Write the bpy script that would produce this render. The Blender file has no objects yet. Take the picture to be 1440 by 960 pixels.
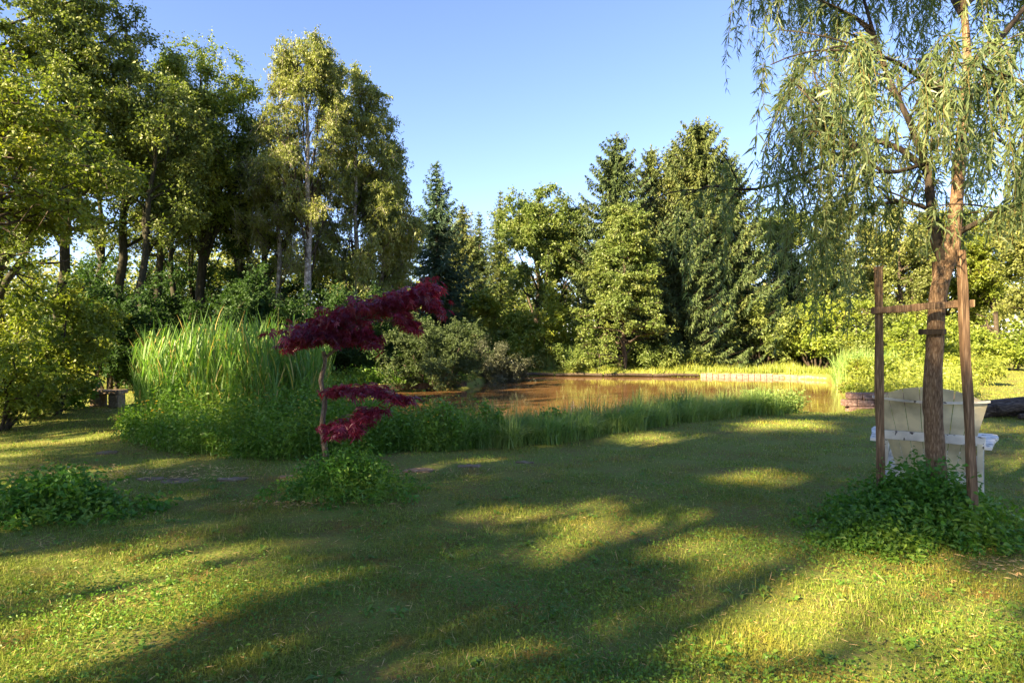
import bpy, math
import numpy as np
from math import radians, sin, cos, pi

# ------------------------------------------------------------------ camera, sky, sun, exposure
C = bpy.context.scene.collection
sc = bpy.context.scene
rng = np.random.default_rng(11)
F, EYE = 880.0, 1.5

cam = bpy.data.objects.new("camera", bpy.data.cameras.new("camera"))
C.objects.link(cam)
cam.location = (0, 0, EYE)
cam.rotation_euler = (radians(90), 0, 0)
cam.data.sensor_width = 36.0
cam.data.lens = 36.0 * F / 1440.0
cam.data.clip_end = 2000
cam.data.clip_start = 0.05
sc.camera = cam

SUN_EL = radians(27)
_d = np.array([-0.75, -0.66]); _d /= np.linalg.norm(_d)
S = np.array([_d[0] * cos(SUN_EL), _d[1] * cos(SUN_EL), sin(SUN_EL)])      # towards the sun

w = bpy.data.worlds.new("World"); sc.world = w; w.use_nodes = True
nt = w.node_tree; nt.nodes.clear()
sky = nt.nodes.new("ShaderNodeTexSky"); sky.sky_type = 'NISHITA'; sky.sun_disc = False
sky.sun_elevation = SUN_EL; sky.sun_rotation = math.atan2(S[0], S[1])
sky.air_density = 1.0; sky.dust_density = 0.35; sky.ozone_density = 1.6; sky.altitude = 300
bg = nt.nodes.new("ShaderNodeBackground"); bg.inputs[1].default_value = 0.053
wo = nt.nodes.new("ShaderNodeOutputWorld")
tint = nt.nodes.new('ShaderNodeMix'); tint.data_type = 'RGBA'; tint.blend_type = 'MULTIPLY'; tint.inputs[0].default_value = 1; tint.inputs[7].default_value = (.83, .81, 1.0, 1)
nt.links.new(sky.outputs[0], tint.inputs[6]); nt.links.new(tint.outputs[2], bg.inputs[0]); nt.links.new(bg.outputs[0], wo.inputs[0])

sun = bpy.data.objects.new("sun", bpy.data.lights.new("sun", 'SUN')); C.objects.link(sun)
sun.data.energy = 5.0; sun.data.angle = radians(1.1); sun.data.color = (1.0, 0.79, 0.49)
from mathutils import Vector
sun.rotation_euler = Vector(S).to_track_quat('Z', 'Y').to_euler()

sc.view_settings.view_transform = 'Standard'; sc.view_settings.look = 'None'
sc.view_settings.exposure = 2.8; sc.view_settings.gamma = 1; sc.view_settings.use_curve_mapping = False
sc.cycles.max_bounces = 7; sc.cycles.diffuse_bounces = 4; sc.cycles.transmission_bounces = 4
sc.cycles.glossy_bounces = 2; sc.cycles.caustics_reflective = False; sc.cycles.caustics_refractive = False
sc.cycles.use_denoising = True
try:
    sc.cycles.denoiser = 'OPENIMAGEDENOISE'; sc.cycles.denoising_input_passes = 'RGB_ALBEDO_NORMAL'; sc.cycles.denoising_prefilter = 'NONE'
except Exception:
    pass
try:
    sc.cycles.sample_clamp_indirect = 4
except Exception:
    pass

# ------------------------------------------------------------------ helpers
def P(px, py, Y):
    return np.array([(px - 720) / F * Y, Y, EYE - (py - 480) / F * Y])
def X(px, Y): return (px - 720) / F * Y
def Z(py, Y): return EYE - (py - 480) / F * Y
def Gd(px, py):
    Y = EYE * F / (py - 480.0)
    return np.array([(px - 720) / F * Y, Y])
def unit(a): return a / (np.linalg.norm(a, axis=-1, keepdims=True) + 1e-9)

class MB:
    def __init__(s): s.V = []; s.L = []; s.N = []; s.R = []; s.n = 0
    def add(s, V, faces, R=None):
        V = np.asarray(V, float).reshape(-1, 3)
        faces = np.asarray(faces, int)
        s.V.append(V); s.L.append((faces + s.n).ravel()); s.N.append(np.full(len(faces), faces.shape[1]))
        s.R.append(np.broadcast_to(np.asarray(0.5 if R is None else R, float), (len(V),)).copy()); s.n += len(V)
    def build(s, name, mat, parent=None, smooth=False):
        me = bpy.data.meshes.new(name)
        if s.V:
            V = np.concatenate(s.V); L = np.concatenate(s.L); N = np.concatenate(s.N); R = np.concatenate(s.R)
            if parent is not None:
                V = V - np.array(parent.location)
            me.vertices.add(len(V)); me.vertices.foreach_set("co", V.astype(np.float32).ravel())
            me.loops.add(len(L)); me.loops.foreach_set("vertex_index", L.astype(np.int32))
            me.polygons.add(len(N))
            st = np.concatenate([[0], np.cumsum(N)[:-1]]).astype(np.int32)
            me.polygons.foreach_set("loop_start", st)
            me.polygons.foreach_set("loop_total", N.astype(np.int32))
            me.polygons.foreach_set("use_smooth", np.full(len(N), smooth))
            me.update(calc_edges=True)
            a = me.attributes.new("rnd", 'FLOAT', 'POINT'); a.data.foreach_set("value", R.astype(np.float32))
        me.materials.append(mat)
        o = bpy.data.objects.new(name, me); C.objects.link(o)
        if parent is not None: o.parent = parent
        return o
    # leaf-sized rhombus faces
    def leaves(s, p, d, nrm, L, W, droop=0.15, R=None, mid=0.42):
        n = len(p)
        if n == 0: return
        L = np.broadcast_to(np.asarray(L, float), (n,))[:, None]; W = np.broadcast_to(np.asarray(W, float), (n,))[:, None]
        d = unit(d); sd = unit(np.cross(d, nrm)); up = unit(np.cross(sd, d))
        m = p + d * L * mid
        tip = p + d * L; tip[:, 2] -= (droop * L)[:, 0]
        V = np.stack([p, m + sd * W / 2 + up * W * .12, tip, m - sd * W / 2 + up * W * .12], 1).reshape(-1, 3)
        r = rng.random(n) if R is None else R
        s.add(V, np.arange(n * 4).reshape(n, 4), np.repeat(r, 4))
    def tube(s, path, rad, k=6, wob=0.0, cap=False):
        path = np.asarray(path, float); n = len(path); rad = np.broadcast_to(np.asarray(rad, float), (n,))
        t = unit(np.gradient(path, axis=0))
        ref = np.array([1., 0, 0]) if abs(t[0][0]) < .8 else np.array([0, 1., 0])
        a = np.linspace(0, 2 * pi, k, endpoint=False); V = []
        for i in range(n):
            u = unit(np.cross(t[i], ref)); v = np.cross(t[i], u); ref = np.cross(u, t[i]) if False else ref
            r = rad[i] * (1 + (wob * rng.standard_normal(k) if wob else 0))
            V.append(path[i] + np.outer(np.cos(a) * r, u) + np.outer(np.sin(a) * r, v))
        V = np.concatenate(V)
        f = []
        for i in range(n - 1):
            b = i * k
            for j in range(k):
                j2 = (j + 1) % k
                f.append((b + j, b + j2, b + k + j2, b + k + j))
        s.add(V, f, rng.random())
        if cap:
            c = s.n
            for e, b in ((0, 0), (1, (n - 1) * k)):
                pts = V[b:b + k]; cc = pts.mean(0)
                s.add(np.vstack([pts, cc]), [(j, (j + 1) % k, k) for j in range(k)], .9)
    def box(s, c, sz, rot=0, tilt=None, R=None):
        x, y, z = [q / 2 for q in sz]
        V = np.array([[a, b, d] for a in (-x, x) for b in (-y, y) for d in (-z, z)])
        if tilt is not None: V = V @ tilt.T
        ca, sa = cos(rot), sin(rot)
        V = V @ np.array([[ca, -sa, 0], [sa, ca, 0], [0, 0, 1]]).T + np.asarray(c)
        s.add(V, [(0, 1, 3, 2), (4, 6, 7, 5), (0, 4, 5, 1), (2, 3, 7, 6), (0, 2, 6, 4), (1, 5, 7, 3)], R)

def empty(name, loc, label=None, cat=None, group=None):
    o = bpy.data.objects.new(name, None); C.objects.link(o); o.location = loc
    o.empty_display_size = 0.2
    tag(o, label, cat, group); return o
def tag(o, label=None, cat=None, group=None, kind=None):
    if label: o["label"] = label
    if cat: o["category"] = cat
    if group: o["group"] = group
    if kind: o["kind"] = kind
    return o
def rand_dir(n, zb=0.0, zs=1.0):
    d = rng.standard_normal((n, 3)); d[:, 2] = d[:, 2] * zs + zb
    return unit(d)
def curve(a, b, up, n=6, jit=0.0):
    a = np.asarray(a, float); b = np.asarray(b, float); m = (a + b) / 2 + np.array([0, 0, up])
    t = np.linspace(0, 1, n)[:, None]
    p = (1 - t) ** 2 * a + 2 * t * (1 - t) * m + t ** 2 * b
    if jit: p[1:-1] += rng.standard_normal((n - 2, 3)) * jit
    return p
def smooth_path(pts, n=14):
    pts = np.asarray(pts, float); m = len(pts)
    t = np.linspace(0, m - 1, n); out = []
    for q in t:
        i = min(int(q), m - 2); f = q - i
        p0 = pts[max(i - 1, 0)]; p1 = pts[i]; p2 = pts[i + 1]; p3 = pts[min(i + 2, m - 1)]
        out.append(.5 * ((2 * p1) + (-p0 + p2) * f + (2 * p0 - 5 * p1 + 4 * p2 - p3) * f * f + (-p0 + 3 * p1 - 3 * p2 + p3) * f ** 3))
    return np.array(out)
def in_poly(x, y, poly):
    poly = np.asarray(poly); c = np.zeros(x.shape, bool); n = len(poly); j = n - 1
    for i in range(n):
        xi, yi = poly[i]; xj, yj = poly[j]
        cond = ((yi > y) != (yj > y)) & (x < (xj - xi) * (y - yi) / (yj - yi + 1e-12) + xi)
        c ^= cond; j = i
    return c
def poly_dist(x, y, poly):
    poly = np.asarray(poly, float); d = np.full(x.shape, 1e9)
    for i in range(len(poly)):
        a = poly[i - 1]; b = poly[i]; ab = b - a
        t = np.clip(((x - a[0]) * ab[0] + (y - a[1]) * ab[1]) / (ab @ ab), 0, 1)
        d = np.minimum(d, np.hypot(x - a[0] - t * ab[0], y - a[1] - t * ab[1]))
    return np.where(in_poly(x, y, poly), d, -d)
def sample_poly(poly, n):
    poly = np.asarray(poly, float); lo = poly.min(0); hi = poly.max(0); out = np.zeros((0, 2))
    while len(out) < n:
        q = lo + rng.random((n * 2, 2)) * (hi - lo)
        out = np.vstack([out, q[in_poly(q[:, 0], q[:, 1], poly)]])
    return out[:n]

# ------------------------------------------------------------------ materials
def newmat(name):
    m = bpy.data.materials.new(name); m.use_nodes = True; t = m.node_tree; t.nodes.clear()
    return m, t, t.nodes, t.links
def ramp(nd, stops):
    r = nd.new("ShaderNodeValToRGB"); e = r.color_ramp.elements
    while len(e) < len(stops): e.new(0.5)
    for q, (p, c) in zip(e, stops): q.position = p; q.color = (*c, 1)
    return r
def leaf_mat(name, cols, trans=(1.3, 1.45, .5), tf=0.35, rough=.45, spec=.35, nscale=.7, namt=.55, alb=1.5):
    m, t, nd, lk = newmat(name)
    at = nd.new("ShaderNodeAttribute"); at.attribute_name = "rnd"
    tc = nd.new("ShaderNodeTexCoord"); no = nd.new("ShaderNodeTexNoise"); no.inputs["Scale"].default_value = nscale
    no.inputs["Detail"].default_value = 3
    lk.new(tc.outputs["Object"], no.inputs["Vector"])
    mp = nd.new("ShaderNodeMapRange"); mp.inputs[1].default_value = .3; mp.inputs[2].default_value = .7
    lk.new(no.outputs[0], mp.inputs[0])
    mx = nd.new("ShaderNodeMix"); mx.data_type = 'FLOAT'; mx.inputs[0].default_value = namt
    lk.new(at.outputs["Fac"], mx.inputs[2]); lk.new(mp.outputs[0], mx.inputs[3])
    cols = [(c[0] * alb * 1.08, c[1] * alb, c[2] * alb * .8) for c in cols]
    n = len(cols); r = ramp(nd, [(i / (n - 1), c) for i, c in enumerate(cols)])
    lk.new(mx.outputs[0], r.inputs[0])
    b = nd.new("ShaderNodeBsdfPrincipled"); b.inputs["Roughness"].default_value = rough
    b.inputs["Specular IOR Level"].default_value = spec
    lk.new(r.outputs[0], b.inputs["Base Color"])
    tr = nd.new("ShaderNodeBsdfTranslucent")
    mu = nd.new("ShaderNodeMix"); mu.data_type = 'RGBA'; mu.blend_type = 'MULTIPLY'; mu.inputs[0].default_value = 1
    lk.new(r.outputs[0], mu.inputs[6]); mu.inputs[7].default_value = (*trans, 1)
    mu.clamp_result = False
    lk.new(mu.outputs[2], tr.inputs[0])
    ms = nd.new("ShaderNodeMixShader"); ms.inputs[0].default_value = tf
    lk.new(b.outputs[0], ms.inputs[1]); lk.new(tr.outputs[0], ms.inputs[2])
    o = nd.new("ShaderNodeOutputMaterial"); lk.new(ms.outputs[0], o.inputs[0])
    return m
def bark_mat(name, cols, scale=(14, 14, 3), bump=.6, rough=.85, dist=.01):
    m, t, nd, lk = newmat(name)
    tc = nd.new("ShaderNodeTexCoord"); mp = nd.new("ShaderNodeMapping"); mp.inputs["Scale"].default_value = scale
    lk.new(tc.outputs["Object"], mp.inputs[0])
    n1 = nd.new("ShaderNodeTexNoise"); n1.inputs["Scale"].default_value = 1; n1.inputs["Detail"].default_value = 8; n1.inputs["Roughness"].default_value = .65
    v = nd.new("ShaderNodeTexVoronoi"); v.feature = 'DISTANCE_TO_EDGE'; v.inputs["Scale"].default_value = 1.3
    lk.new(mp.outputs[0], n1.inputs["Vector"])
    nv = nd.new("ShaderNodeVectorMath"); nv.operation = 'ADD'
    lk.new(mp.outputs[0], nv.inputs[0]); lk.new(n1.outputs["Color"], nv.inputs[1]); lk.new(nv.outputs[0], v.inputs["Vector"])
    mm = nd.new("ShaderNodeMath"); mm.operation = 'MULTIPLY_ADD'; mm.inputs[1].default_value = .9; lk.new(v.outputs["Distance"], mm.inputs[0]); lk.new(n1.outputs[0], mm.inputs[2])
    sb = nd.new("ShaderNodeMath"); sb.operation = 'SUBTRACT'; sb.inputs[1].default_value = .12; lk.new(mm.outputs[0], sb.inputs[0])
    n = len(cols); r = ramp(nd, [(.2 + .6 * i / (n - 1), c) for i, c in enumerate(cols)]); lk.new(sb.outputs[0], r.inputs[0])
    b = nd.new("ShaderNodeBsdfPrincipled"); b.inputs["Roughness"].default_value = rough; b.inputs["Specular IOR Level"].default_value = .2
    bp = nd.new("ShaderNodeBump"); bp.inputs["Strength"].default_value = bump; bp.inputs["Distance"].default_value = dist
    lk.new(mm.outputs[0], bp.inputs["Height"]); lk.new(bp.outputs[0], b.inputs["Normal"]); lk.new(r.outputs[0], b.inputs["Base Color"])
    o = nd.new("ShaderNodeOutputMaterial"); lk.new(b.outputs[0], o.inputs[0])
    return m

M = {}
M['oak'] = leaf_mat('broadleaf_green', [(.04, .062, .018), (.065, .092, .027), (.115, .135, .042)], alb=1.9)
M['oak_y'] = leaf_mat('broadleaf_yellow_green', [(.06, .10, .018), (.11, .155, .025), (.19, .20, .035)])
M['birch'] = leaf_mat('birch_leaf', [(.07, .10, .035), (.11, .14, .045), (.17, .185, .07)], nscale=.5)
M['beech'] = leaf_mat('beech_leaf', [(.05, .085, .014), (.10, .14, .02), (.20, .21, .035)], nscale=.9, alb=1.35)
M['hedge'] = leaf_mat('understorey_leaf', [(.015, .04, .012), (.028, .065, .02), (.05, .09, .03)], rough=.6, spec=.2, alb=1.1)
M['spruce'] = leaf_mat('spruce_needles', [(.02, .038, .016), (.035, .06, .02), (.06, .08, .03)], tf=.12, rough=.6, alb=1.45)
M['spruce_w'] = leaf_mat('spruce_needles_warm', [(.03, .05, .016), (.055, .08, .024), (.105, .115, .036)], tf=.15, rough=.6)
M['spruce_b'] = leaf_mat('blue_spruce_needles', [(.022, .045, .03), (.035, .07, .045), (.06, .10, .07)], tf=.12, rough=.6)
M['larch'] = leaf_mat('alder_leaf', [(.055, .095, .026), (.09, .135, .038), (.15, .175, .05)], nscale=.8, alb=1.25)
M['greywil'] = leaf_mat('grey_willow_leaf', [(.04, .07, .03), (.065, .10, .048), (.10, .14, .075)], rough=.6, spec=.2, alb=.95)
M['darkgrey'] = leaf_mat('grey_twiggy_leaf', [(.04, .055, .035), (.07, .085, .06), (.12, .135, .11)], alb=1.0)
M['willow'] = leaf_mat('willow_leaf', [(.055, .088, .045), (.09, .13, .065), (.15, .185, .095)], trans=(1.3, 1.45, .5), tf=.38, rough=.4, spec=.4, alb=1.65, nscale=.8)
M['maple'] = leaf_mat('red_maple_leaf', [(.05, .010, .030), (.09, .013, .044), (.17, .02, .048)], trans=(2.3, .4, .4), tf=.4, rough=.38, spec=.5)
M['herb'] = leaf_mat('herb_leaf', [(.03, .075, .012), (.055, .12, .018), (.12, .18, .03)], nscale=1.5, alb=1.8)
M['clump'] = leaf_mat('weed_leaf', [(.025, .075, .012), (.04, .11, .018), (.11, .17, .028)], nscale=2.5, alb=1.9)
M['reed'] = leaf_mat('reed_blade', [(.045, .10, .03), (.065, .14, .04), (.09, .17, .045), (.13, .20, .05), (.26, .21, .09)], tf=.42, nscale=1.2, namt=.3)
M['sedge'] = leaf_mat('sedge_blade', [(.05, .10, .03), (.085, .145, .045), (.16, .19, .07)], tf=.35, nscale=1.2, alb=2.0)
M['pale'] = leaf_mat('meadow_blade', [(.09, .14, .03), (.15, .19, .04), (.24, .26, .07)], tf=.4, nscale=1.0)
M['far'] = leaf_mat('far_leaf', [(.06, .085, .03), (.10, .125, .04), (.16, .17, .06)], nscale=.25)
M['flower'] = leaf_mat('yellow_petal', [(.55, .34, .02), (.7, .45, .03)], trans=(1, 1, 1), tf=.3)
M['straw'] = leaf_mat('dry_straw', [(.22, .15, .07), (.38, .29, .15), (.30, .14, .06)], trans=(1, 1, 1), tf=.2)

# lawn blades: green with moss yellow and rusty thatch patches
def lawn_blade():
    m, t, nd, lk = newmat('lawn_blade')
    tc = nd.new("ShaderNodeTexCoord"); at = nd.new("ShaderNodeAttribute"); at.attribute_name = "rnd"
    def noise(s, d=3):
        n = nd.new("ShaderNodeTexNoise"); n.inputs["Scale"].default_value = s; n.inputs["Detail"].default_value = d
        lk.new(tc.outputs["Object"], n.inputs["Vector"]); return n
    g = ramp(nd, [(0, (.10, .15, .018)), (.4, (.19, .265, .03)), (.8, (.27, .335, .045)), (.93, (.35, .37, .08)), (1, (.58, .47, .19))]); lk.new(at.outputs["Fac"], g.inputs[0])
    yel = ramp(nd, [(0, (.24, .22, .028)), (1, (.44, .34, .06))]); lk.new(at.outputs["Fac"], yel.inputs[0])
    rus = ramp(nd, [(0, (.28, .14, .04)), (.6, (.36, .21, .06)), (1, (.2, .21, .045))]); lk.new(at.outputs["Fac"], rus.inputs[0])
    n1 = noise(1.1, 5); r1 = nd.new("ShaderNodeMapRange"); r1.inputs[1].default_value = .5; r1.inputs[2].default_value = .68; r1.inputs[4].default_value = .7; lk.new(n1.outputs[0], r1.inputs[0])
    n2 = noise(2.6, 6); r2 = nd.new("ShaderNodeMapRange"); r2.inputs[1].default_value = .57; r2.inputs[2].default_value = .68; r2.inputs[4].default_value = .8; lk.new(n2.outputs[0], r2.inputs[0])
    a = nd.new("ShaderNodeMix"); a.data_type = 'RGBA'; lk.new(r1.outputs[0], a.inputs[0]); lk.new(g.outputs[0], a.inputs[6]); lk.new(yel.outputs[0], a.inputs[7])
    b2 = nd.new("ShaderNodeMix"); b2.data_type = 'RGBA'; lk.new(r2.outputs[0], b2.inputs[0]); lk.new(a.outputs[2], b2.inputs[6]); lk.new(rus.outputs[0], b2.inputs[7])
    b = nd.new("ShaderNodeBsdfPrincipled"); b.inputs["Roughness"].default_value = .55; b.inputs["Specular IOR Level"].default_value = .25
    lk.new(b2.outputs[2], b.inputs["Base Color"])
    tr = nd.new("ShaderNodeBsdfTranslucent"); lk.new(b2.outputs[2], tr.inputs[0])
    ms = nd.new("ShaderNodeMixShader"); ms.inputs[0].default_value = .35
    lk.new(b.outputs[0], ms.inputs[1]); lk.new(tr.outputs[0], ms.inputs[2])
    o = nd.new("ShaderNodeOutputMaterial"); lk.new(ms.outputs[0], o.inputs[0]); return m
M['lawn'] = lawn_blade()

def ground_mat():
    m, t, nd, lk = newmat('ground_soil_and_moss')
    tc = nd.new("ShaderNodeTexCoord")
    n1 = nd.new("ShaderNodeTexNoise"); n1.inputs["Scale"].default_value = 1.6; n1.inputs["Detail"].default_value = 8
    n2 = nd.new("ShaderNodeTexNoise"); n2.inputs["Scale"].default_value = 30; n2.inputs["Detail"].default_value = 6
    for n in (n1, n2): lk.new(tc.outputs["Object"], n.inputs["Vector"])
    md = nd.new("ShaderNodeMix"); md.data_type = 'FLOAT'; md.inputs[0].default_value = .5
    lk.new(n1.outputs[0], md.inputs[2]); lk.new(n2.outputs[0], md.inputs[3])
    r = ramp(nd, [(.32, (.11, .075, .032)), (.45, (.16, .145, .04)), (.55, (.14, .18, .035)), (.68, (.22, .17, .065))]); lk.new(md.outputs[0], r.inputs[0])
    b = nd.new("ShaderNodeBsdfPrincipled"); b.inputs["Roughness"].default_value = .95; b.inputs["Specular IOR Level"].default_value = .1
    bp = nd.new("ShaderNodeBump"); bp.inputs["Strength"].default_value = .7; bp.inputs["Distance"].default_value = .02; lk.new(n2.outputs[0], bp.inputs["Height"])
    lk.new(bp.outputs[0], b.inputs["Normal"]); lk.new(r.outputs[0], b.inputs["Base Color"])
    o = nd.new("ShaderNodeOutputMaterial"); lk.new(b.outputs[0], o.inputs[0]); return m
M['ground'] = ground_mat()

def water_mat():
    m, t, nd, lk = newmat('muddy_pond_water')
    tc = nd.new("ShaderNodeTexCoord")
    n1 = nd.new("ShaderNodeTexNoise"); n1.inputs["Scale"].default_value = 1.2; n1.inputs["Detail"].default_value = 4
    mpn = nd.new("ShaderNodeMapping"); mpn.inputs["Scale"].default_value = (1, 3, 1); lk.new(tc.outputs["Object"], mpn.inputs[0])
    n2 = nd.new("ShaderNodeTexNoise"); n2.inputs["Scale"].default_value = 2.2; n2.inputs["Detail"].default_value = 3; lk.new(mpn.outputs[0], n2.inputs["Vector"])
    lk.new(tc.outputs["Object"], n1.inputs["Vector"])
    r = ramp(nd, [(.3, (.14, .075, .028)), (.7, (.19, .105, .042))]); lk.new(n1.outputs[0], r.inputs[0])
    b = nd.new("ShaderNodeBsdfPrincipled"); b.inputs["Roughness"].default_value = .04; b.inputs["IOR"].default_value = 1.33
    bp = nd.new("ShaderNodeBump"); bp.inputs["Strength"].default_value = .07; bp.inputs["Distance"].default_value = .02; lk.new(n2.outputs[0], bp.inputs["Height"])
    lk.new(bp.outputs[0], b.inputs["Normal"]); lk.new(r.outputs[0], b.inputs["Base Color"])
    o = nd.new("ShaderNodeOutputMaterial"); lk.new(b.outputs[0], o.inputs[0]); return m
M['water'] = water_mat()

M['bark'] = bark_mat('dark_bark', [(.02, .015, .01), (.055, .042, .03), (.10, .08, .055)], bump=.8)
M['ivybark'] = bark_mat('ivy_dark_bark', [(.012, .012, .007), (.03, .028, .015), (.05, .045, .03)])
M['willowbark'] = bark_mat('willow_bark', [(.06, .036, .02), (.20, .125, .072), (.38, .27, .17)], scale=(60, 60, 12), bump=1.0, dist=.012)
M['birchbark'] = bark_mat('birch_bark', [(.05, .04, .035), (.28, .25, .22), (.5, .47, .43)], scale=(6, 6, 7), bump=.4)
M['maplebark'] = bark_mat('maple_bark', [(.04, .03, .022), (.12, .092, .07), (.25, .21, .165)], scale=(60, 60, 12), bump=.6, dist=.004)
M['twig'] = bark_mat('twig_bark', [(.05, .035, .015), (.12, .09, .03), (.20, .15, .05)], scale=(40, 40, 20))
M['wood'] = bark_mat('weathered_stake_wood', [(.06, .04, .024), (.18, .11, .062), (.36, .24, .14)], scale=(50, 50, 3.5), bump=.5, dist=.004)
M['stone'] = bark_mat('grey_stone', [(.09, .062, .036), (.18, .13, .08), (.28, .215, .145)], scale=(9, 9, 9), bump=.6)
M['brick'] = bark_mat('pinkish_block_stone', [(.09, .06, .045), (.25, .155, .12), (.40, .28, .22)], scale=(7, 7, 14), bump=.7)
M['logbark'] = bark_mat('old_log_bark', [(.018, .014, .01), (.06, .045, .032), (.15, .12, .09)], scale=(5, 18, 18), bump=1, dist=.03)

def paint_mat(name, col, wear):
    m, t, nd, lk = newmat(name)
    tc = nd.new("ShaderNodeTexCoord"); n1 = nd.new("ShaderNodeTexNoise"); n1.inputs["Scale"].default_value = 26; n1.inputs["Detail"].default_value = 5
    mp = nd.new("ShaderNodeMapping"); mp.inputs["Scale"].default_value = (1, .45, 1); lk.new(tc.outputs["Object"], mp.inputs[0]); lk.new(mp.outputs[0], n1.inputs["Vector"])
    n2 = nd.new("ShaderNodeTexNoise"); n2.inputs["Scale"].default_value = 5; n2.inputs["Detail"].default_value = 5; lk.new(tc.outputs["Object"], n2.inputs["Vector"])
    r0 = ramp(nd, [(.3, tuple(c * .5 for c in col)), (.62, col)]); lk.new(n2.outputs[0], r0.inputs[0])
    r = nd.new("ShaderNodeMapRange"); r.inputs[1].default_value = wear; r.inputs[2].default_value = wear + .03; lk.new(n1.outputs[0], r.inputs[0])
    mx = nd.new("ShaderNodeMix"); mx.data_type = 'RGBA'; lk.new(r.outputs[0], mx.inputs[0]); lk.new(r0.outputs[0], mx.inputs[6]); mx.inputs[7].default_value = (.07, .055, .045, 1)
    b = nd.new("ShaderNodeBsdfPrincipled"); b.inputs["Roughness"].default_value = .6
    bp = nd.new("ShaderNodeBump"); bp.invert = True; bp.inputs["Strength"].default_value = .5; bp.inputs["Distance"].default_value = .003; lk.new(r.outputs[0], bp.inputs["Height"]); lk.new(bp.outputs[0], b.inputs["Normal"])
    lk.new(mx.outputs[2], b.inputs["Base Color"]); o = nd.new("ShaderNodeOutputMaterial"); lk.new(b.outputs[0], o.inputs[0]); return m
M['paint_back'] = paint_mat('cream_white_paint', (.78, .69, .46), .80)
M['paint_arm'] = paint_mat('peeling_white_paint', (.80, .75, .64), .62)

# ------------------------------------------------------------------ terrain and pond
POND = np.array([(-6.3, 14.0), (-4.0, 12.2), (-2.6, 10.6), (-1.2, 9.6), (0.6, 10.4), (2.2, 11.6), (4.4, 13.2), (6.2, 13.5), (7.45, 13.7),
                 (8.3, 15.0), (10.5, 19.5), (12.6, 24.0), (14.2, 28.0), (13.0, 30.2), (9.5, 31.0), (4.5, 31.4), (0.0, 32.0), (-2.0, 30.5),
                 (-1.2, 27.0), (-1.6, 23.6), (-3.6, 22.0), (-6.0, 20.6), (-7.0, 17)])
def terrain(x, y):
    z = .035 * np.sin(x * .9 + .4 * y) * np.cos(y * .7 - .3 * x) + .02 * np.sin(2.3 * x + 1.1) * np.sin(2.9 * y)
    far = np.clip((np.hypot(x, y) - 45) / 60, 0, 1)
    z = z * (1 - far) + far * .4
    near = (x > -12) & (x < 20) & (y > 5) & (y < 40)
    d = np.full(x.shape, -9.0)
    if near.any(): d[near] = poly_dist(x[near], y[near], POND)
    t = np.clip((d + .05) / .5, 0, 1); t = t * t * (3 - 2 * t)
    return z * (1 - t) - .95 * t
def axis_pts(lo, hi, flo, fhi, fine, mid):
    a = list(np.arange(flo, fhi, fine)); s = mid; q = fhi
    while q < hi: a.append(q); q += s; s *= 1.25
    s = mid; q = flo - s
    while q > lo: a.append(q); q -= s; s *= 1.25
    return np.array(sorted(a + [lo, hi]))
gx = axis_pts(-500, 500, -14, 18, .16, .3); gy = axis_pts(-400, 800, 1, 35, .16, .3)
XX, YY = np.meshgrid(gx, gy); ZZ = terrain(XX, YY)
nx, ny = len(gx), len(gy)
idx = np.arange(nx * ny).reshape(ny, nx)
mb = MB(); mb.add(np.stack([XX, YY, ZZ], -1), np.stack([idx[:-1, :-1], idx[:-1, 1:], idx[1:, 1:], idx[1:, :-1]], -1).reshape(-1, 4))
tag(mb.build("ground", M['ground'], smooth=True), kind="structure")
mb = MB(); n = len(POND)
mb.add(np.column_stack([POND, np.full(n, -.25)]), np.arange(n)[None, :])
tag(mb.build("water", M['water']), kind="structure")

def tz(x, y): return float(terrain(np.array([x], float), np.array([y], float))[0])

# ------------------------------------------------------------------ chosen sun patches: crown gaps are cut so that sunlight falls on them
LIT = [[(660, 712), (800, 706), (960, 716), (1000, 742), (940, 758), (840, 768), (730, 762), (780, 740), (700, 730)],
       [(60, 872), (200, 825), (400, 806), (440, 824), (390, 846), (230, 862), (120, 888)],
       [(-80, 975), (60, 935), (190, 892), (330, 884), (400, 896), (330, 925), (200, 950), (150, 990), (-80, 1010)],
       [(960, 778), (1060, 762), (1150, 775), (1220, 768), (1340, 800), (1200, 838), (1080, 862), (980, 884), (890, 890), (940, 850), (975, 815)],
       [(920, 925), (1050, 898), (1200, 862), (1340, 834), (1460, 820), (1560, 990), (860, 1010)],
       [(600, 925), (700, 908), (770, 940), (860, 970), (600, 1000), (550, 960)],
       [(1020, 662), (1150, 668), (1170, 682), (1040, 684)], [(1040, 594), (1150, 590), (1180, 604), (1040, 604)],
       [(860, 612), (930, 606), (960, 616), (880, 624)], [(1370, 596), (1450, 596), (1450, 612), (1370, 612)], [(0, 583), (95, 581), (95, 594), (0, 594)],
       [(130, 566), (215, 570), (215, 580), (130, 578)], [(1380, 640), (1460, 640), (1460, 665), (1390, 660)],
       [(580, 541), (1190, 533), (1190, 580), (900, 578), (580, 574)], [(1180, 520), (1500, 515), (1500, 560), (1180, 562)]]
SPH = [((-4.9, 10.6, 1.15), .8), ((-8.2, 12.6, 2.0), 1.5), ((-8.6, 11, 4.4), 2.9), ((-3.9, 12.2, .5), .45), ((2.9, 4.4, 3.5), 1.0), ((3.6, 4.6, 1.7), .45), ((-7.5, 11.5, 1.0), 1.0)]
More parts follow.
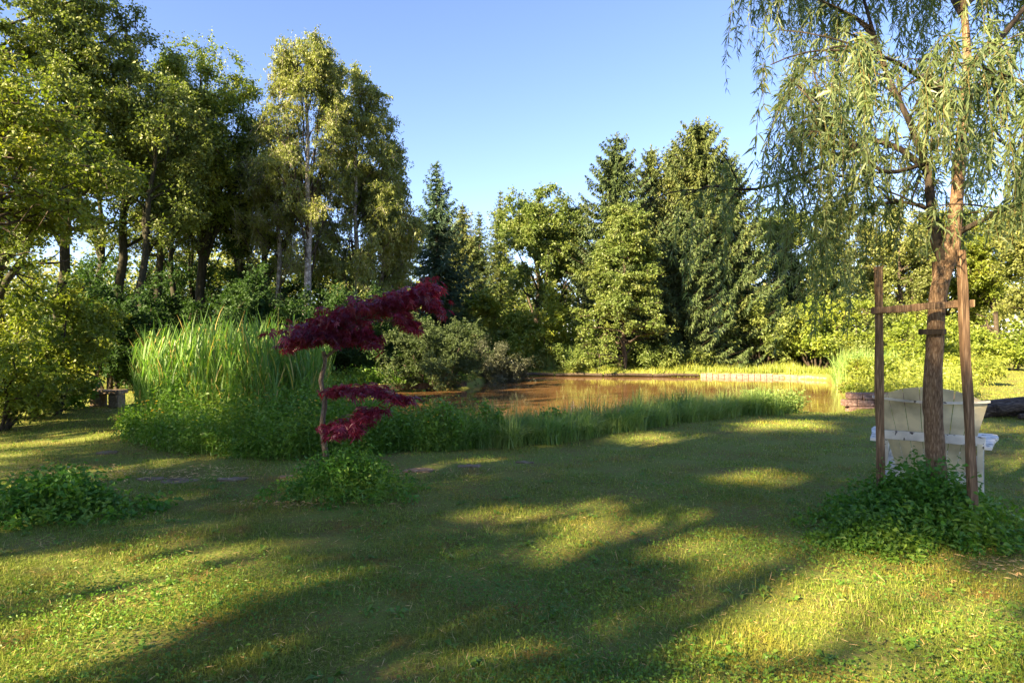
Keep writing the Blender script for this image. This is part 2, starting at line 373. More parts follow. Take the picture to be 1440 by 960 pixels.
def sunlit_gap(p, only=None):
    t = p[:, 2] / S[2]
    g = p - S * t[:, None]
    g[:, 0] += .28 * np.sin(g[:, 1] * 7.3 + 2 * np.sin(g[:, 0] * 3.1)) + .12 * np.sin(g[:, 0] * 13 + g[:, 1] * 9); g[:, 1] += .12 * np.sin(g[:, 0] * 5.7 + 1.3 * np.sin(g[:, 1] * 8)) + .05 * np.sin(g[:, 0] * 17)
    Y = np.maximum(g[:, 1], .5); px = 720 + g[:, 0] / Y * F; py = 480 + EYE * F / Y
    cut = np.zeros(len(p), bool)
    for ox, oy in ((0, 0), (.22, .1), (-.22, -.1), (.08, -.2), (-.08, .2)):
        Y = np.maximum(g[:, 1] + oy, .5); px = 720 + (g[:, 0] + ox) / Y * F; py = 480 + EYE * F / Y
        for poly in (LIT if only is None else []): cut |= in_poly(px, py, poly) & (g[:, 1] > .5)
    for si, (c, r) in enumerate(SPH):
        if only is not None and si not in only: continue
        d = p - np.array(c); dd = d - np.outer(d @ S, S)
        cut |= (np.linalg.norm(dd, axis=1) < r) & (d @ S > .5)
    return cut

# ------------------------------------------------------------------ plant builders
def crown_prof(t, a=.38):
    return np.where(t > a, np.sqrt(np.clip(1 - ((t - a) / (1.04 - a)) ** 2, 0, 1)), np.sqrt(np.clip(1 - ((a - t) / (a + .12)) ** 2, 0, 1)))

def broadleaf(name, label, x, y, h, R, zb, leaf, bark='bark', n=26000, L=.112, W=.07, tr=.16, limbs=18, sub=6, lean=(0, 0), group=None,
              sig=.36, droop=.2, gap=False, cat='tree', zs=.75, asc=.35, shape=.38, stems=1, tap=0, lo=.12):
    root = empty(name, (x, y, tz(x, y)), label, cat, group); x0 = np.array([x, y, tz(x, y)])
    tb = MB(); cb = MB(); cents = []; wts = []; isb = bark == 'birchbark'; lb = MB() if isb else tb
    for s in range(stems):
        off = np.zeros(3) if stems == 1 else np.array([*(rng.standard_normal(2) * .25), 0])
        ln = np.array([lean[0], lean[1], 0]) + (np.zeros(3) if stems == 1 else np.array([*(rng.standard_normal(2) * R * .25), 0]))
        top = x0 + off + np.array([0, 0, h * .97 * (1 if s == 0 else rng.uniform(.75, .95))]) + ln
        base = x0 + off - np.array([0, 0, .15])
        path = curve(base, top, 0, 12, jit=.035 + tr * .12); path[0] = base
        u = np.linspace(0, 1, 12); rad = tr * (1 - u) ** .8 + .012; rad[0] *= 1.35
        tb.tube(path, rad, 9, wob=.05)
        for i in range(limbs // stems):
            us = rng.uniform(max(lo, zb / h * .85), .88); st = path[0] + (path[-1] - path[0]) * us
            k = us * 11; k0 = int(k); st = path[k0] * (1 - (k - k0)) + path[min(k0 + 1, 11)] * (k - k0)
            ct = np.clip((us * h + rng.uniform(.0, asc) * h * (1 - us) * 1.6 - zb) / (h - zb), .04, .98)
            az = i * 2.4 + rng.uniform(-.5, .5) + s
            rr = R * crown_prof(ct, shape) * rng.uniform(.6, .98) * (1 - tap * ct)
            tg = np.array([x0[0] + lean[0] * us + cos(az) * rr, x0[1] + lean[1] * us + sin(az) * rr, x0[2] + zb + ct * (h - zb)])
            lp = curve(st, tg, rng.uniform(.02, .14) * R, 7, jit=.07)
            lr = tr * (1 - us) ** .8 * (.26 if isb else .5) + .012
            lb.tube(lp, np.linspace(lr, .012, 7), 6)
            for j in range(sub):
                q = rng.uniform(.3, 1); kk = q * 6; a0 = int(kk); a = lp[a0] * (1 - (kk - a0)) + lp[min(a0 + 1, 6)] * (kk - a0)
                out = unit(np.array([cos(az), sin(az), .1]) * .7 + rng.standard_normal(3) * .75)
                e = a + out * R * rng.uniform(.16, .36) * (1.15 - q * .4)
                sp = curve(a, e, .08 * R * rng.uniform(-.5, 1), 4)
                lb.tube(sp, np.linspace(lr * .4 + .006, .006, 4), 4)
                for c in (1, 2, 3): cents.append(sp[c]); wts.append(rng.uniform(.5, 1.3))
        for c in np.linspace(.85, 1, 5):
            cents.append(path[-1] * c + path[-4] * (1 - c)); wts.append(.8)
    for _ in range(int(limbs * 2.5)):
        ct = rng.uniform(.3, 1) ** .7; az = rng.random() * 6.283; rr = R * float(crown_prof(np.array(ct), shape)) * rng.uniform(.5, .95) * (1 - tap * ct)
        cents.append(np.array([x0[0] + lean[0] * .9 + cos(az) * rr, x0[1] + lean[1] * .9 + sin(az) * rr, x0[2] + zb + ct * (h - zb) * .99])); wts.append(rng.uniform(.4, 1))
    cents = np.array(cents); wts = np.array(wts); wts *= .45 + .55 * np.clip((cents[:, 2] - zb) / (h - zb), 0, 1); wts /= wts.sum(); n = int(n * 1.55)
    ci = rng.choice(len(cents), n, p=wts)
    csz = rng.uniform(.6, 1.25, len(cents))
    TW = 9; td = rand_dir(len(cents) * TW, -droop * .6 + .1) * np.array([1, 1, zs]); tl = sig * 1.75 * np.repeat(csz, TW) * rng.uniform(.6, 1.15, len(cents) * TW)
    ti = ci * TW + rng.integers(0, TW, n); uu = rng.random(n) ** .7
    p = cents[ci] + td[ti] * (tl[ti] * uu)[:, None] + rng.standard_normal((n, 3)) * sig * .13; p[:, 2] -= droop * .5 * tl[ti] * uu ** 2
    te = np.repeat(cents, TW, 0) + td * tl[:, None]; te[:, 2] -= droop * .5 * tl; tb_ = np.repeat(cents, TW, 0); wv = unit(np.cross(td, rng.standard_normal(td.shape))) * .006
    if gap: kp = ~sunlit_gap((tb_ + te) / 2, None if gap is True else gap); tb_ = tb_[kp]; te = te[kp]; wv = wv[kp]
    tb.add(np.stack([tb_ - wv, tb_ + wv, te], 1).reshape(-1, 3), np.arange(len(te) * 3).reshape(-1, 3), .4)
    p[:, 2] = np.maximum(p[:, 2], x0[2] + .05)
    if gap: p = p[~sunlit_gap(p, None if gap is True else gap)]
    n = len(p)
    d = rand_dir(n, -.25, .7); nr = rand_dir(n, 1.0)
    crnd = rng.random(len(cents))[ci[:n]] if not gap else rng.random(n)
    cb.leaves(p, d, nr, L * rng.uniform(.65, 1.25, n), W * rng.uniform(.7, 1.2, n), droop, R=np.clip(.6 * rng.random(n) + .4 * crnd, 0, 1))
    cb.build("crown", M[leaf], root); tb.build("trunk", M[bark], root, smooth=True)
    if isb: lb.build("branches", M['bark'], root, smooth=True)
    return root

def conifer(name, label, x, y, h, R, zb, leaf, dens=1.0, droop=.25, group=None, tr=.2, pw=.85, sprL=.40, sprW=.075, gapchance=.08, hang=.5):
    root = empty(name, (x, y, tz(x, y)), label, 'tree', group); x0 = np.array([x, y, tz(x, y)])
    tb = MB(); cb = MB()
    u = np.linspace(0, 1, 10); path = x0 + np.outer(u, [rng.uniform(-.25, .25), rng.uniform(-.25, .25), h]); path[1:-1, :2] += rng.standard_normal((8, 2)) * .04
    tb.tube(path, tr * (1 - u) + .012, 8, wob=.04)
    z = zb; PP = []; DD = []; LL = []
    while z < h * .985:
        t = (z - zb) / (h - zb); nb = rng.integers(5, 8); a0 = rng.uniform(0, 6.28)
        for k in range(nb):
            if rng.random() < gapchance: continue
            az = a0 + k * 2 * pi / nb + rng.uniform(-.3, .3)
            Lb = R * ((1 - t) ** pw) * rng.uniform(.7, 1.12) + .12
            if t < .1: Lb *= rng.uniform(.6, .95)
            m = max(int(Lb / .11), 3); q = np.linspace(.03, 1, m)
            o = np.array([cos(az), sin(az), 0])
            lift = (.35 - .6 * (1 - t)) * 1.0
            bp = x0 + np.array([path[min(int((z / h) * 9), 9)][0] - x0[0], path[min(int((z / h) * 9), 9)][1] - x0[1], z]) + np.outer(q * Lb, o)
            bp[:, 2] += Lb * (lift * q - droop * np.sin(q * pi * .8) + droop * .5 * q ** 3) + .05
            tb.tube(bp[[0, m // 2, m - 1]], [.012 + Lb * .008, .01, .006], 4)
            sdv = np.array([-sin(az), cos(az), 0])
            for side in (-1, 1, 0):
                kk = max(int(m * dens * 2.2), 2); qi = rng.integers(0, m, kk)
                sl = sprL * (.45 + .75 * (1 - q[qi])) * rng.uniform(.6, 1.2, kk) * np.clip(Lb, .35, 1.0)
                dd = o * rng.uniform(.3, 1.1, (kk, 1)) + sdv * side * rng.uniform(.5, 1.1, (kk, 1)) + np.array([0, 0, 1]) * (rng.uniform(-hang * 1.3, .2, (kk, 1)) - (.5 * hang if side == 0 else 0))
                PP.append(bp[qi] + rng.standard_normal((kk, 3)) * .04); DD.append(dd); LL.append(sl)
        z += rng.uniform(.2, .34) * (h / 12) ** .4
    PP.append(np.repeat(path[-1:], 14, 0) - np.outer(rng.random(14) * .5, [0, 0, 1])); DD.append(rand_dir(14, 1.5)); LL.append(np.full(14, .25))
    p = np.vstack(PP); d = unit(np.vstack(DD)); L = np.concatenate(LL); n = len(p)
    cb.leaves(p, d, rand_dir(n, .8), L, sprW * rng.uniform(.7, 1.3, n), .12, mid=.35)
    cb.build("crown", M[leaf], root); tb.build("trunk", M['bark'], root, smooth=True)
    return root

def shrub(name, label, x, y, h, R, leaf, n=9000, L=.1, W=.055, stems=10, group=None, sig=.2, ry=None, bark='bark', cat='shrub', droop=.2, low=.1, gap=False, zs=.8, stemr=.02):
    root = empty(name, (x, y, tz(x, y)), label, cat, group); x0 = np.array([x, y, tz(x, y)])
    ry = ry or R; tb = MB(); cb = MB(); cents = []
    for i in range(stems):
        az = i * 2.4 + rng.uniform(-.4, .4); el = rng.uniform(.1, 1); rr = math.sqrt(max(0, 1 - el ** 2)) * rng.uniform(.7, 1)
        b = x0 + np.array([cos(az) * R * .15, sin(az) * ry * .15, -.03]); e = x0 + np.array([cos(az) * rr * R, sin(az) * rr * ry, h * (low + (1 - low) * el * rng.uniform(.75, 1.02))])
        p = curve(b, e, h * .2, 7, jit=.02 * h); tb.tube(p, np.linspace(stemr * h * .5 + .003, .003, 7), 5)
        for q in range(2, 7): cents.append(p[q])
        for k in range(5):
            a = p[rng.integers(2, 7)]; e2 = a + unit(np.array([cos(az), sin(az), .5]) * .5 + rng.standard_normal(3)) * min(R, h) * rng.uniform(.15, .4)
            e2[2] = max(e2[2], x0[2] + .08 * h)
            tb.tube(np.array([a, (a + e2) / 2 + [0, 0, .02], e2]), [.004 + .004 * h, .003, .002], 4)
            cents += [(a + e2) / 2, e2]
    cents = np.array(cents); ci = rng.integers(0, len(cents), n)
    TW = 7; td = unit(rand_dir(len(cents) * TW, .25)) * np.array([1, 1, zs]); tl = sig * 1.7 * rng.uniform(.5, 1.2, len(cents) * TW)
    ti = ci * TW + rng.integers(0, TW, n); uu = rng.random(n) ** .7
    p = cents[ci] + td[ti] * (tl[ti] * uu)[:, None] + rng.standard_normal((n, 3)) * sig * .14; p[:, 2] = np.maximum(p[:, 2], x0[2] + .02 + .05 * rng.random(n))
    if gap: p = p[~sunlit_gap(p)]; n = len(p)
    cr = rng.random(len(cents))[ci[:n]]
    cb.leaves(p, rand_dir(n, 0, .7), rand_dir(n, 1.1), L * rng.uniform(.6, 1.25, n), W * rng.uniform(.7, 1.2, n), droop, R=.65 * rng.random(n) + .35 * cr)
    cb.build("foliage", M[leaf], root); tb.build("stems", M[bark], root)
    return root

def blades(mb, xy, hgt, wid, lean=.5, seg=3, z0=None, R=None):
    """curved grass blades; xy (n,2), hgt (n)"""
    n = len(xy); z = terrain(xy[:, 0], xy[:, 1]) if z0 is None else z0
    base = np.column_stack([xy, z - .01]); az = rng.random(n) * 2 * pi; o = np.column_stack([np.cos(az), np.sin(az), np.zeros(n)])
    fa = az + pi / 2 + rng.standard_normal(n) * .5; sdv = np.column_stack([np.cos(fa), np.sin(fa), np.zeros(n)])
    ln = (lean * rng.random(n) * hgt)[:, None]; V = []
    for k in range(seg + 1):
        t = k / seg; c = base + o * ln * t ** 1.8 * 1.3; c[:, 2] += hgt * (t - .28 * t ** 2.5 * (ln[:, 0] / (hgt + 1e-6)) / .5)
        wd = (wid * (1 - t) ** .7 * .5)[:, None] * sdv
        if k < seg: V += [c - wd, c + wd]
        else: V += [c]
    m = 2 * seg + 1; V = np.stack(V, 1).reshape(-1, 3); b = np.arange(n)[:, None] * m
    r = rng.random(n) if R is None else R
    off = mb.n
    mb.add(V, np.concatenate([b + np.array([[2 * k, 2 * k + 1, 2 * k + 3, 2 * k + 2]]) for k in range(seg - 1)]) if seg > 1 else b + np.array([[0, 1, 2]]), np.repeat(r, m))
    if seg > 1:
        f = b + np.array([[2 * seg - 2, 2 * seg - 1, 2 * seg]]) + off
        mb.L.append(f.ravel()); mb.N.append(np.full(n, 3))

def herbs(mb, xy, hgt, per=26, L=.07, W=.035, spread=.13, up=.3):
    """leafy stalks"""
    n = len(xy); z = terrain(xy[:, 0], xy[:, 1]); base = np.column_stack([xy, z])
    ln = rng.standard_normal((n, 2)) * .12
    t = rng.random((n, per)) ** .8
    c = base[:, None, :] + np.stack([ln[:, None, 0] * t * hgt[:, None] * 2, ln[:, None, 1] * t * hgt[:, None] * 2, t * hgt[:, None]], -1)
    c = c.reshape(-1, 3) + rng.standard_normal((n * per, 3)) * spread * np.array([.5, .5, .3])
    c[:, 2] = np.maximum(c[:, 2], .01 + np.repeat(z, per))
    N = len(c); pr = np.repeat(rng.random(n), per)
    mb.leaves(c, rand_dir(N, up, .6), rand_dir(N, 1.2), L * rng.uniform(.5, 1.3, N), W * rng.uniform(.6, 1.3, N), .25, R=.5 * rng.random(N) + .5 * pr)
    a = base.copy(); e = base + np.column_stack([ln[:, 0] * hgt * 2, ln[:, 1] * hgt * 2, hgt]); wv = np.array([.004, 0, 0])
    V = np.stack([a - wv, a + wv, e], 1).reshape(-1, 3); mb.add(V, np.arange(n * 3).reshape(n, 3), .7)

# ================================================================== TALL WOOD ON THE LEFT
g1 = "tall trees of the wood on the left"
broadleaf("broadleaf_tree", "tall dark green tree rising out of frame at the far left edge", X(-5, 20), 20, 15.5, 4.2, 2.6, 'oak', tr=.24, n=36000, limbs=24, group=g1, bark='ivybark')
broadleaf("broadleaf_tree", "tall leafy tree just right of the left edge, its top leaving the frame", X(92, 22), 22, 15.2, 3.6, 4.0, 'oak', tr=.2, n=30000, limbs=22, group=g1, bark='ivybark')
broadleaf("broadleaf_tree", "tall tree with rounded shoulder, third from the left in the wood", X(165, 23), 23, 12.9, 3.3, 4.6, 'oak', tr=.19, n=26000, limbs=20, group=g1, bark='ivybark', lean=(.5, 0))
broadleaf("broadleaf_tree", "slim leaning tree between the rounded tree and the yellow topped tree", X(215, 25), 25, 12.0, 2.4, 5.0, 'oak', tr=.17, n=14000, limbs=16, group=g1, bark='ivybark', lean=(.8, 0), shape=.5)
broadleaf("broadleaf_tree", "tall tree with pale yellow green domed top left of the birch", X(283, 26), 26, 13.9, 2.5, 5.5, 'oak_y', tr=.22, n=30000, limbs=40, group=g1, bark='ivybark', shape=.66, asc=.5, L=.11, W=.07)
broadleaf("broadleaf_tree", "dark ivy covered tree with forked trunk behind the reeds", X(322, 27), 27, 11.5, 2.8, 5.2, 'oak', tr=.23, n=16000, limbs=18, group=g1, bark='ivybark', stems=2)
broadleaf("broadleaf_tree", "lower dark tree close to the left of the birch trunk", X(372, 28), 28, 9.8, 2.2, 5.0, 'oak', tr=.19, n=11000, limbs=14, group=g1, bark='ivybark')
broadleaf("broadleaf_tree", "thin trunked tree seen through the gap left of the forked tree", X(242, 30), 30, 11.0, 2.4, 6.0, 'oak', tr=.18, n=9000, limbs=12, group=g1, bark='ivybark')
broadleaf("broadleaf_tree", "backmost trunk glimpsed beneath the rounded tree in the wood", X(140, 30), 30, 12.5, 2.8, 6.0, 'oak', tr=.2, n=10000, limbs=12, group=g1, bark='ivybark')
broadleaf("broadleaf_tree", "slender straight trunk farther back between the two thickest dark trunks", X(270, 32), 32, 12.0, 2.5, 4.0, 'oak', tr=.15, n=12000, limbs=16, group=g1, bark='ivybark')
broadleaf("broadleaf_tree", "slender far trunk to the right of the forked tree", X(350, 33), 33, 11.6, 2.6, 4.0, 'oak_y', tr=.15, n=12000, limbs=16, group=g1, bark='ivybark')
broadleaf("broadleaf_tree", "leaning slender trunk under the canopy of the rounded tree", X(196, 21.5), 21.5, 10.6, 2.0, 5.6, 'oak', tr=.14, n=9000, limbs=12, group=g1, bark='ivybark', lean=(.9, 0), stems=2)
# birch and its neighbours
broadleaf("birch_tree", "tall birch with white bark and airy pale top behind the red maple", X(432, 25), 25, 13.9, 3.1, 3.4, 'birch', bark='birchbark', tr=.16, n=36000, limbs=34, sub=6, sig=.25, L=.09, W=.05, droop=.5, zs=1.2, asc=.55, shape=.3, tap=.45)
broadleaf("birch_tree", "broad birch with grey green drooping crown right behind the white barked birch", X(500, 27), 27, 13.3, 2.9, 2.2, 'birch', bark='birchbark', tr=.13, n=46000, limbs=30, sub=6, sig=.3, L=.11, W=.06, droop=.5, zs=1.2, shape=.3, tap=.3)
broadleaf("birch_tree", "outermost birch sloping down towards the dark spruce", X(538, 29), 29, 10.8, 1.9, 1.8, 'birch', bark='birchbark', tr=.11, n=26000, limbs=24, sub=6, sig=.3, L=.12, W=.065, droop=.5, zs=1.3, shape=.3)
broadleaf("birch_tree", "low feathery birch filling the space left of the white trunk", X(392, 26), 26, 11.0, 2.1, 3.0, 'birch', bark='birchbark', tr=.12, n=12000, limbs=20, sub=6, sig=.28, L=.09, W=.05, droop=.5, zs=1.3, shape=.3)
# near tree with sunlit layered sprays, standing left of the frame and reaching in
broadleaf("beech_tree", "near tree at left edge with sunlit yellow green layered sprays", -10.4, 11.2, 6.9, 3.5, 2.7, 'beech', tr=.12, n=34000, limbs=36, sub=8, L=.085, W=.058, sig=.28, zs=.35, shape=.35, asc=.15, droop=.1, gap=(1, 6))

# understorey shrubs
g2 = "dark understorey bushes at the foot of the wood"
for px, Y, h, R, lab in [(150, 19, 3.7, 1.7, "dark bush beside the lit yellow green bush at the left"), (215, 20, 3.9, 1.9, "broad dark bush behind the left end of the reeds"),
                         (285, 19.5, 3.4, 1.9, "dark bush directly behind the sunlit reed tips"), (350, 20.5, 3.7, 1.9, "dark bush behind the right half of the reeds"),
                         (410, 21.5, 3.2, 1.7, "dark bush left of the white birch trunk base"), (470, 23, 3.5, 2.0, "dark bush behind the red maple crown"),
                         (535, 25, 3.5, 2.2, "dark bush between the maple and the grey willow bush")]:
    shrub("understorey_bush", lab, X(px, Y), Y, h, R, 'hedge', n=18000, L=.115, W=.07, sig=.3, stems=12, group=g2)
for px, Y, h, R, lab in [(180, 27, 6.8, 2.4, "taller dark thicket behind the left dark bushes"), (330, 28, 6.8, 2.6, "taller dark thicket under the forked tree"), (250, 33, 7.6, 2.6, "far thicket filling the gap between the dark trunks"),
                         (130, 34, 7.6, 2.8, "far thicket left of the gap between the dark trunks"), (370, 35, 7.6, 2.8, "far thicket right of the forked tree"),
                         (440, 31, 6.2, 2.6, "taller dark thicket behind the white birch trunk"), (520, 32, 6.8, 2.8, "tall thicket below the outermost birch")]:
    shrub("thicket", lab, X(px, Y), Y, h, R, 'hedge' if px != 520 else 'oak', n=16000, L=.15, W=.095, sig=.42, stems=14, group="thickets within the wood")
# left near bushes
shrub("leafy_bush", "large yellow green bush in sunlight at left, biggest of the left bushes", X(66, 12.6), 12.6, 3.05, 1.35, 'beech', n=22000, L=.085, W=.045, sig=.19, stems=18)
shrub("leafy_bush", "olive bush cut by the left frame edge, in half shade", X(-10, 10.6), 10.6, 2.6, 1.1, 'oak_y', n=13000, L=.08, W=.04, sig=.17, stems=14)
shrub("leafy_bush", "low green bush at foot of the large sunlit bush, nearest the stone slab", X(80, 13.6), 13.6, 1.0, .8, 'herb', n=5000, L=.08, W=.045, sig=.12)
shrub("leafy_bush", "low dusky bush below the olive bush at the left edge", X(28, 12.0), 12.0, .9, 1.0, 'oak', n=5000, L=.07, W=.04, sig=.12)

# ================================================================== TREES BEYOND THE POND
conifer("spruce_tree", "dark blue green pointed spruce standing alone left of the centre", X(616, 35), 35, 11.6, 4.0, .4, 'spruce_b', dens=1.3, pw=.95)
conifer("spruce_tree", "half hidden warm tinted spruce just right of the lone dark spruce", X(650, 42), 42, 10.8, 2.8, .5, 'spruce_w', dens=1.1)
conifer("spruce_tree", "small distant pointed spruce with narrow top, left of the round crowned tree", X(677, 52), 52, 12.2, 2.6, .5, 'spruce', dens=1.1)
conifer("spruce_tree", "distant spruce peeping over the left shoulder of the round crowned tree", X(703, 56), 56, 14.9, 2.9, .5, 'spruce_w', dens=1.1)
broadleaf("birch_tree", "pale distant birch between the lone spruce and the small spruce", X(652, 58), 58, 13.6, 2.2, 5, 'birch', bark='birchbark', tr=.15, n=8000, limbs=18, L=.17, W=.1, zs=1.3)
broadleaf("broadleaf_tree", "large round crowned light green tree at the centre beyond the pond", X(757, 42), 42, 11.9, 3.9, 1.8, 'larch', tr=.25, n=42000, limbs=34, L=.17, W=.1, sig=.42, shape=.5)
broadleaf("broadleaf_tree", "pale tree leaning out on the right side of the round crowned tree", X(812, 45), 45, 11.0, 2.2, 3, 'birch', tr=.15, n=14000, limbs=18, L=.16, W=.09)
shrub("leafy_bush", "bright yellow green bush glowing in front of the round crowned tree", X(700, 34), 34, 4.2, 2.6, 'beech', n=14000, L=.19, W=.12, sig=.34, stems=14)
shrub("leafy_bush", "olive green bush right of the bright yellow green bush", X(765, 33.5), 33.5, 4.2, 2.3, 'oak_y', n=14000, L=.15, W=.09, sig=.34, stems=14)
shrub("leafy_bush", "shaded bush on far bank behind the grey twiggy bush", X(650, 33), 33, 3.6, 2.4, 'oak', n=10000, L=.16, W=.1, sig=.34, stems=14)
shrub("willow_bush", "rounded grey green willow bush overhanging the water left of centre", X(612, 22.5), 22.5, 3.2, 2.05, 'greywil', n=30000, L=.11, W=.045, sig=.22, stems=18)
shrub("willow_bush", "darker silvery grey bush drooping over the water beside the green willow bush", X(688, 27.5), 27.5, 2.6, 1.8, 'darkgrey', n=18000, L=.12, W=.035, sig=.22, stems=16)
broadleaf("alder_tree", "sunlit light green feathery tree at the water edge in front of the spruces", X(877, 32), 32, 8.6, 2.7, .3, 'larch', tr=.12, n=34000, limbs=64, sub=5, L=.13, W=.085, sig=.27, zs=.4, shape=.16, tap=.35, asc=.03, droop=.2, bark='bark', lo=.03)
for px, Y, h, R, lf, lab in [(735, 32.6, 1.5, 1.3, 'oak', "dark low bush at the water line below the olive bush"), (800, 32.3, 1.7, 1.3, 'larch', "low light bush on the bank left of the feathery tree"),
                             (925, 32.4, 1.5, 1.4, 'larch', "low light bush on the bank right of the feathery tree"), (968, 33, 1.3, 1.3, 'oak', "dark low bush at the foot of the dark low skirted spruce")]:
    shrub("bank_bush", lab, X(px, Y), Y, h, R, lf, n=6000, L=.12, W=.07, sig=.22, stems=12)
g3 = "big spruces beyond the pond"
conifer("spruce_tree", "dark spruce with ragged double top, leftmost of the big group", X(868, 38), 38, 14.2, 4.0, 1, 'spruce', dens=1.7, droop=.3, hang=1.0, group=g3, pw=.6, tr=.25)
conifer("spruce_tree", "warm tinted spruce second from left in the big group", X(918, 41), 41, 14.3, 3.2, 1, 'spruce_w', dens=1.7, droop=.3, hang=1.0, group=g3, pw=.6, tr=.22)
conifer("spruce_tree", "tallest spruce with brown cones at the top of the big group", X(985, 38), 38, 15.0, 4.4, 1, 'spruce_w', dens=1.8, droop=.3, hang=1.1, group=g3, pw=.5, tr=.28)
conifer("spruce_tree", "spruce slightly behind the tallest, filling its left side", X(950, 40), 40, 14.2, 3.0, 1, 'spruce_w', dens=1.5, droop=.3, hang=1.0, group=g3, pw=.6, tr=.24)
conifer("spruce_tree", "dark low skirted spruce in front of the tallest one", X(960, 34.5), 34.5, 8.8, 3.4, .3, 'spruce', dens=1.7, droop=.3, hang=1.0, group=g3, pw=.6, tr=.2)
conifer("spruce_tree", "right hand spruce of the big group partly behind willow strands", X(1027, 37), 37, 12.6, 3.7, .5, 'spruce', dens=1.7, droop=.3, hang=1.0, group=g3, pw=.6, tr=.22)
conifer("spruce_tree", "brownish spruce behind the willow strands, right of the big group", X(1168, 40), 40, 11.6, 2.9, .5, 'spruce_w', dens=1.4, hang=.9, pw=.7)
conifer("spruce_tree", "shorter spruce between the big group and the brownish spruce", X(1105, 42), 42, 9.0, 2.6, .5, 'spruce', dens=1.3, hang=.9, pw=.7)
shrub("leafy_bush", "dark green bush on the far bank right of the big spruces", X(1075, 36), 36, 5.2, 2.7, 'oak', n=13000, L=.18, W=.1, sig=.36, stems=14)
shrub("leafy_bush", "olive bush on far bank behind the hanging willow tips", X(1150, 35), 35, 4.8, 2.7, 'oak_y', n=13000, L=.17, W=.1, sig=.36, stems=14)
shrub("leafy_bush", "green bush at the far right corner of the pond", X(1215, 34), 34, 4.2, 2.2, 'oak', n=10000, L=.16, W=.1, sig=.36, stems=14)
broadleaf("broadleaf_tree", "tall pale green tree behind the willow strands right of the big spruces", X(1095, 46), 46, 11.6, 3.4, 1.0, 'larch', tr=.2, n=22000, limbs=28, L=.17, W=.1, shape=.4)
broadleaf("broadleaf_tree", "tall pale green tree behind the top of the left stake", X(1228, 48), 48, 12.2, 3.6, 1.0, 'far', tr=.2, n=22000, limbs=28, L=.17, W=.1, shape=.4)
g4 = "sunlit light green trees across the right meadow"
for px, Y, h, R, lf, lab in [(1265, 42, 10.4, 3.2, 'far', "left hand light green tree across the meadow, behind the left stake"), (1330, 46, 11.2, 3.6, 'beech', "bright yellow green tree across the meadow behind the willow trunk"),
                             (1400, 44, 11.0, 3.4, 'beech', "yellow green tree across the meadow right of the tall stake"), (1462, 38, 10.4, 3.0, 'far', "light tree across the meadow at the right frame edge")]:
    broadleaf("broadleaf_tree", lab, X(px, Y), Y, h, R, .6, lf, tr=.18, n=20000, limbs=26, L=.19, W=.11, sig=.42, group=g4, shape=.35)
for px, Y, h, R, lab in [(1285, 31, 3.0, 2.0, "rounded pale bush in meadow behind the left of the chair"), (1345, 33, 2.8, 2.2, "pale bush in meadow behind the right of the chair"), (1420, 32, 2.4, 1.8, "pale bush in meadow near the right frame edge")]:
    shrub("leafy_bush", lab, X(px, Y), Y, h, R, 'oak_y', n=9000, L=.15, W=.09, sig=.3, stems=12, group="pale bushes in the right meadow")
# distant wood: one mass
mb = MB(); n = 60000
cx = rng.uniform(-75, 85, 420); cy = rng.uniform(62, 82, 420); cz = rng.random(420) ** .8 * np.where(cx < -15, 11, 7.5)
ci = rng.integers(0, 420, n); p = np.column_stack([cx[ci], cy[ci], cz[ci]]) + rng.standard_normal((n, 3)) * [2, 2, 1.1]; p[:, 2] = np.maximum(p[:, 2], .3)
mb.leaves(p, rand_dir(n), rand_dir(n, 1), .55, .38, .1)
tag(mb.build("distant_wood", M['far']), "band of far trees closing the view behind the pond and meadow", "wood", kind="stuff")

# tall trees beside and behind the viewer, unseen, added to shade the lawn
g5 = "unseen tall trees added beside the lawn for their shade"
for i, (x, y, h, R) in enumerate([(-6.2, -1.6, 12, 3.1), (-9.6, 2.2, 12.5, 3.6), (-8.6, -5.2, 15, 3.8), (-13.0, -1.5, 14, 3.8), (-3.0, -5.6, 9.5, 2.9), (-12.8, 6.8, 12, 3.4), (-13.2, -8.0, 14, 3.8), (-6.6, -10, 12, 3.4)]):
    broadleaf("added_shade_tree", "tall broad crowned tree added unseen to shade the lawn, " + ["nearest on the left of the viewer", "beside the left edge of the lawn", "tallest behind the viewer", "behind the left lawn edge trees", "straight behind the viewer", "next to the olive bush", "farthest back on the left", "last one behind the viewer"][i], x, y, h, R, 2.2, 'oak', tr=.15, n=6200, limbs=24, sub=7, L=.26, W=.19, sig=.5, group=g5, gap=True, shape=.45)

# ================================================================== REEDS, HERBS, GRASSES
REED = [(-6.75, 11.2), (-5.6, 9.6), (-3.6, 9.2), (-3.1, 9.7), (-3.5, 12.2), (-5.0, 13.2), (-6.8, 12.6)]
mb = MB(); xy = sample_poly(REED, 2300); n = len(xy); hh = rng.uniform(.8, 1.72, n) * (1 + .13 * np.sin(xy[:, 0] * 4.1) * np.cos(xy[:, 1] * 3.3)) * .97 * np.where(xy[:, 0] < -5.9, .86, 1)
zz = np.maximum(terrain(xy[:, 0], xy[:, 1]), -.3)
stemtop = np.column_stack([xy, zz + hh * .93]); lean = rng.standard_normal((n, 2)) * .08; stemtop[:, :2] += lean
b0 = np.column_stack([xy, zz]); wv = np.array([.005, 0, 0])
mb.add(np.stack([b0 - wv, b0 + wv, stemtop], 1).reshape(-1, 3), np.arange(n * 3).reshape(n, 3), .5)
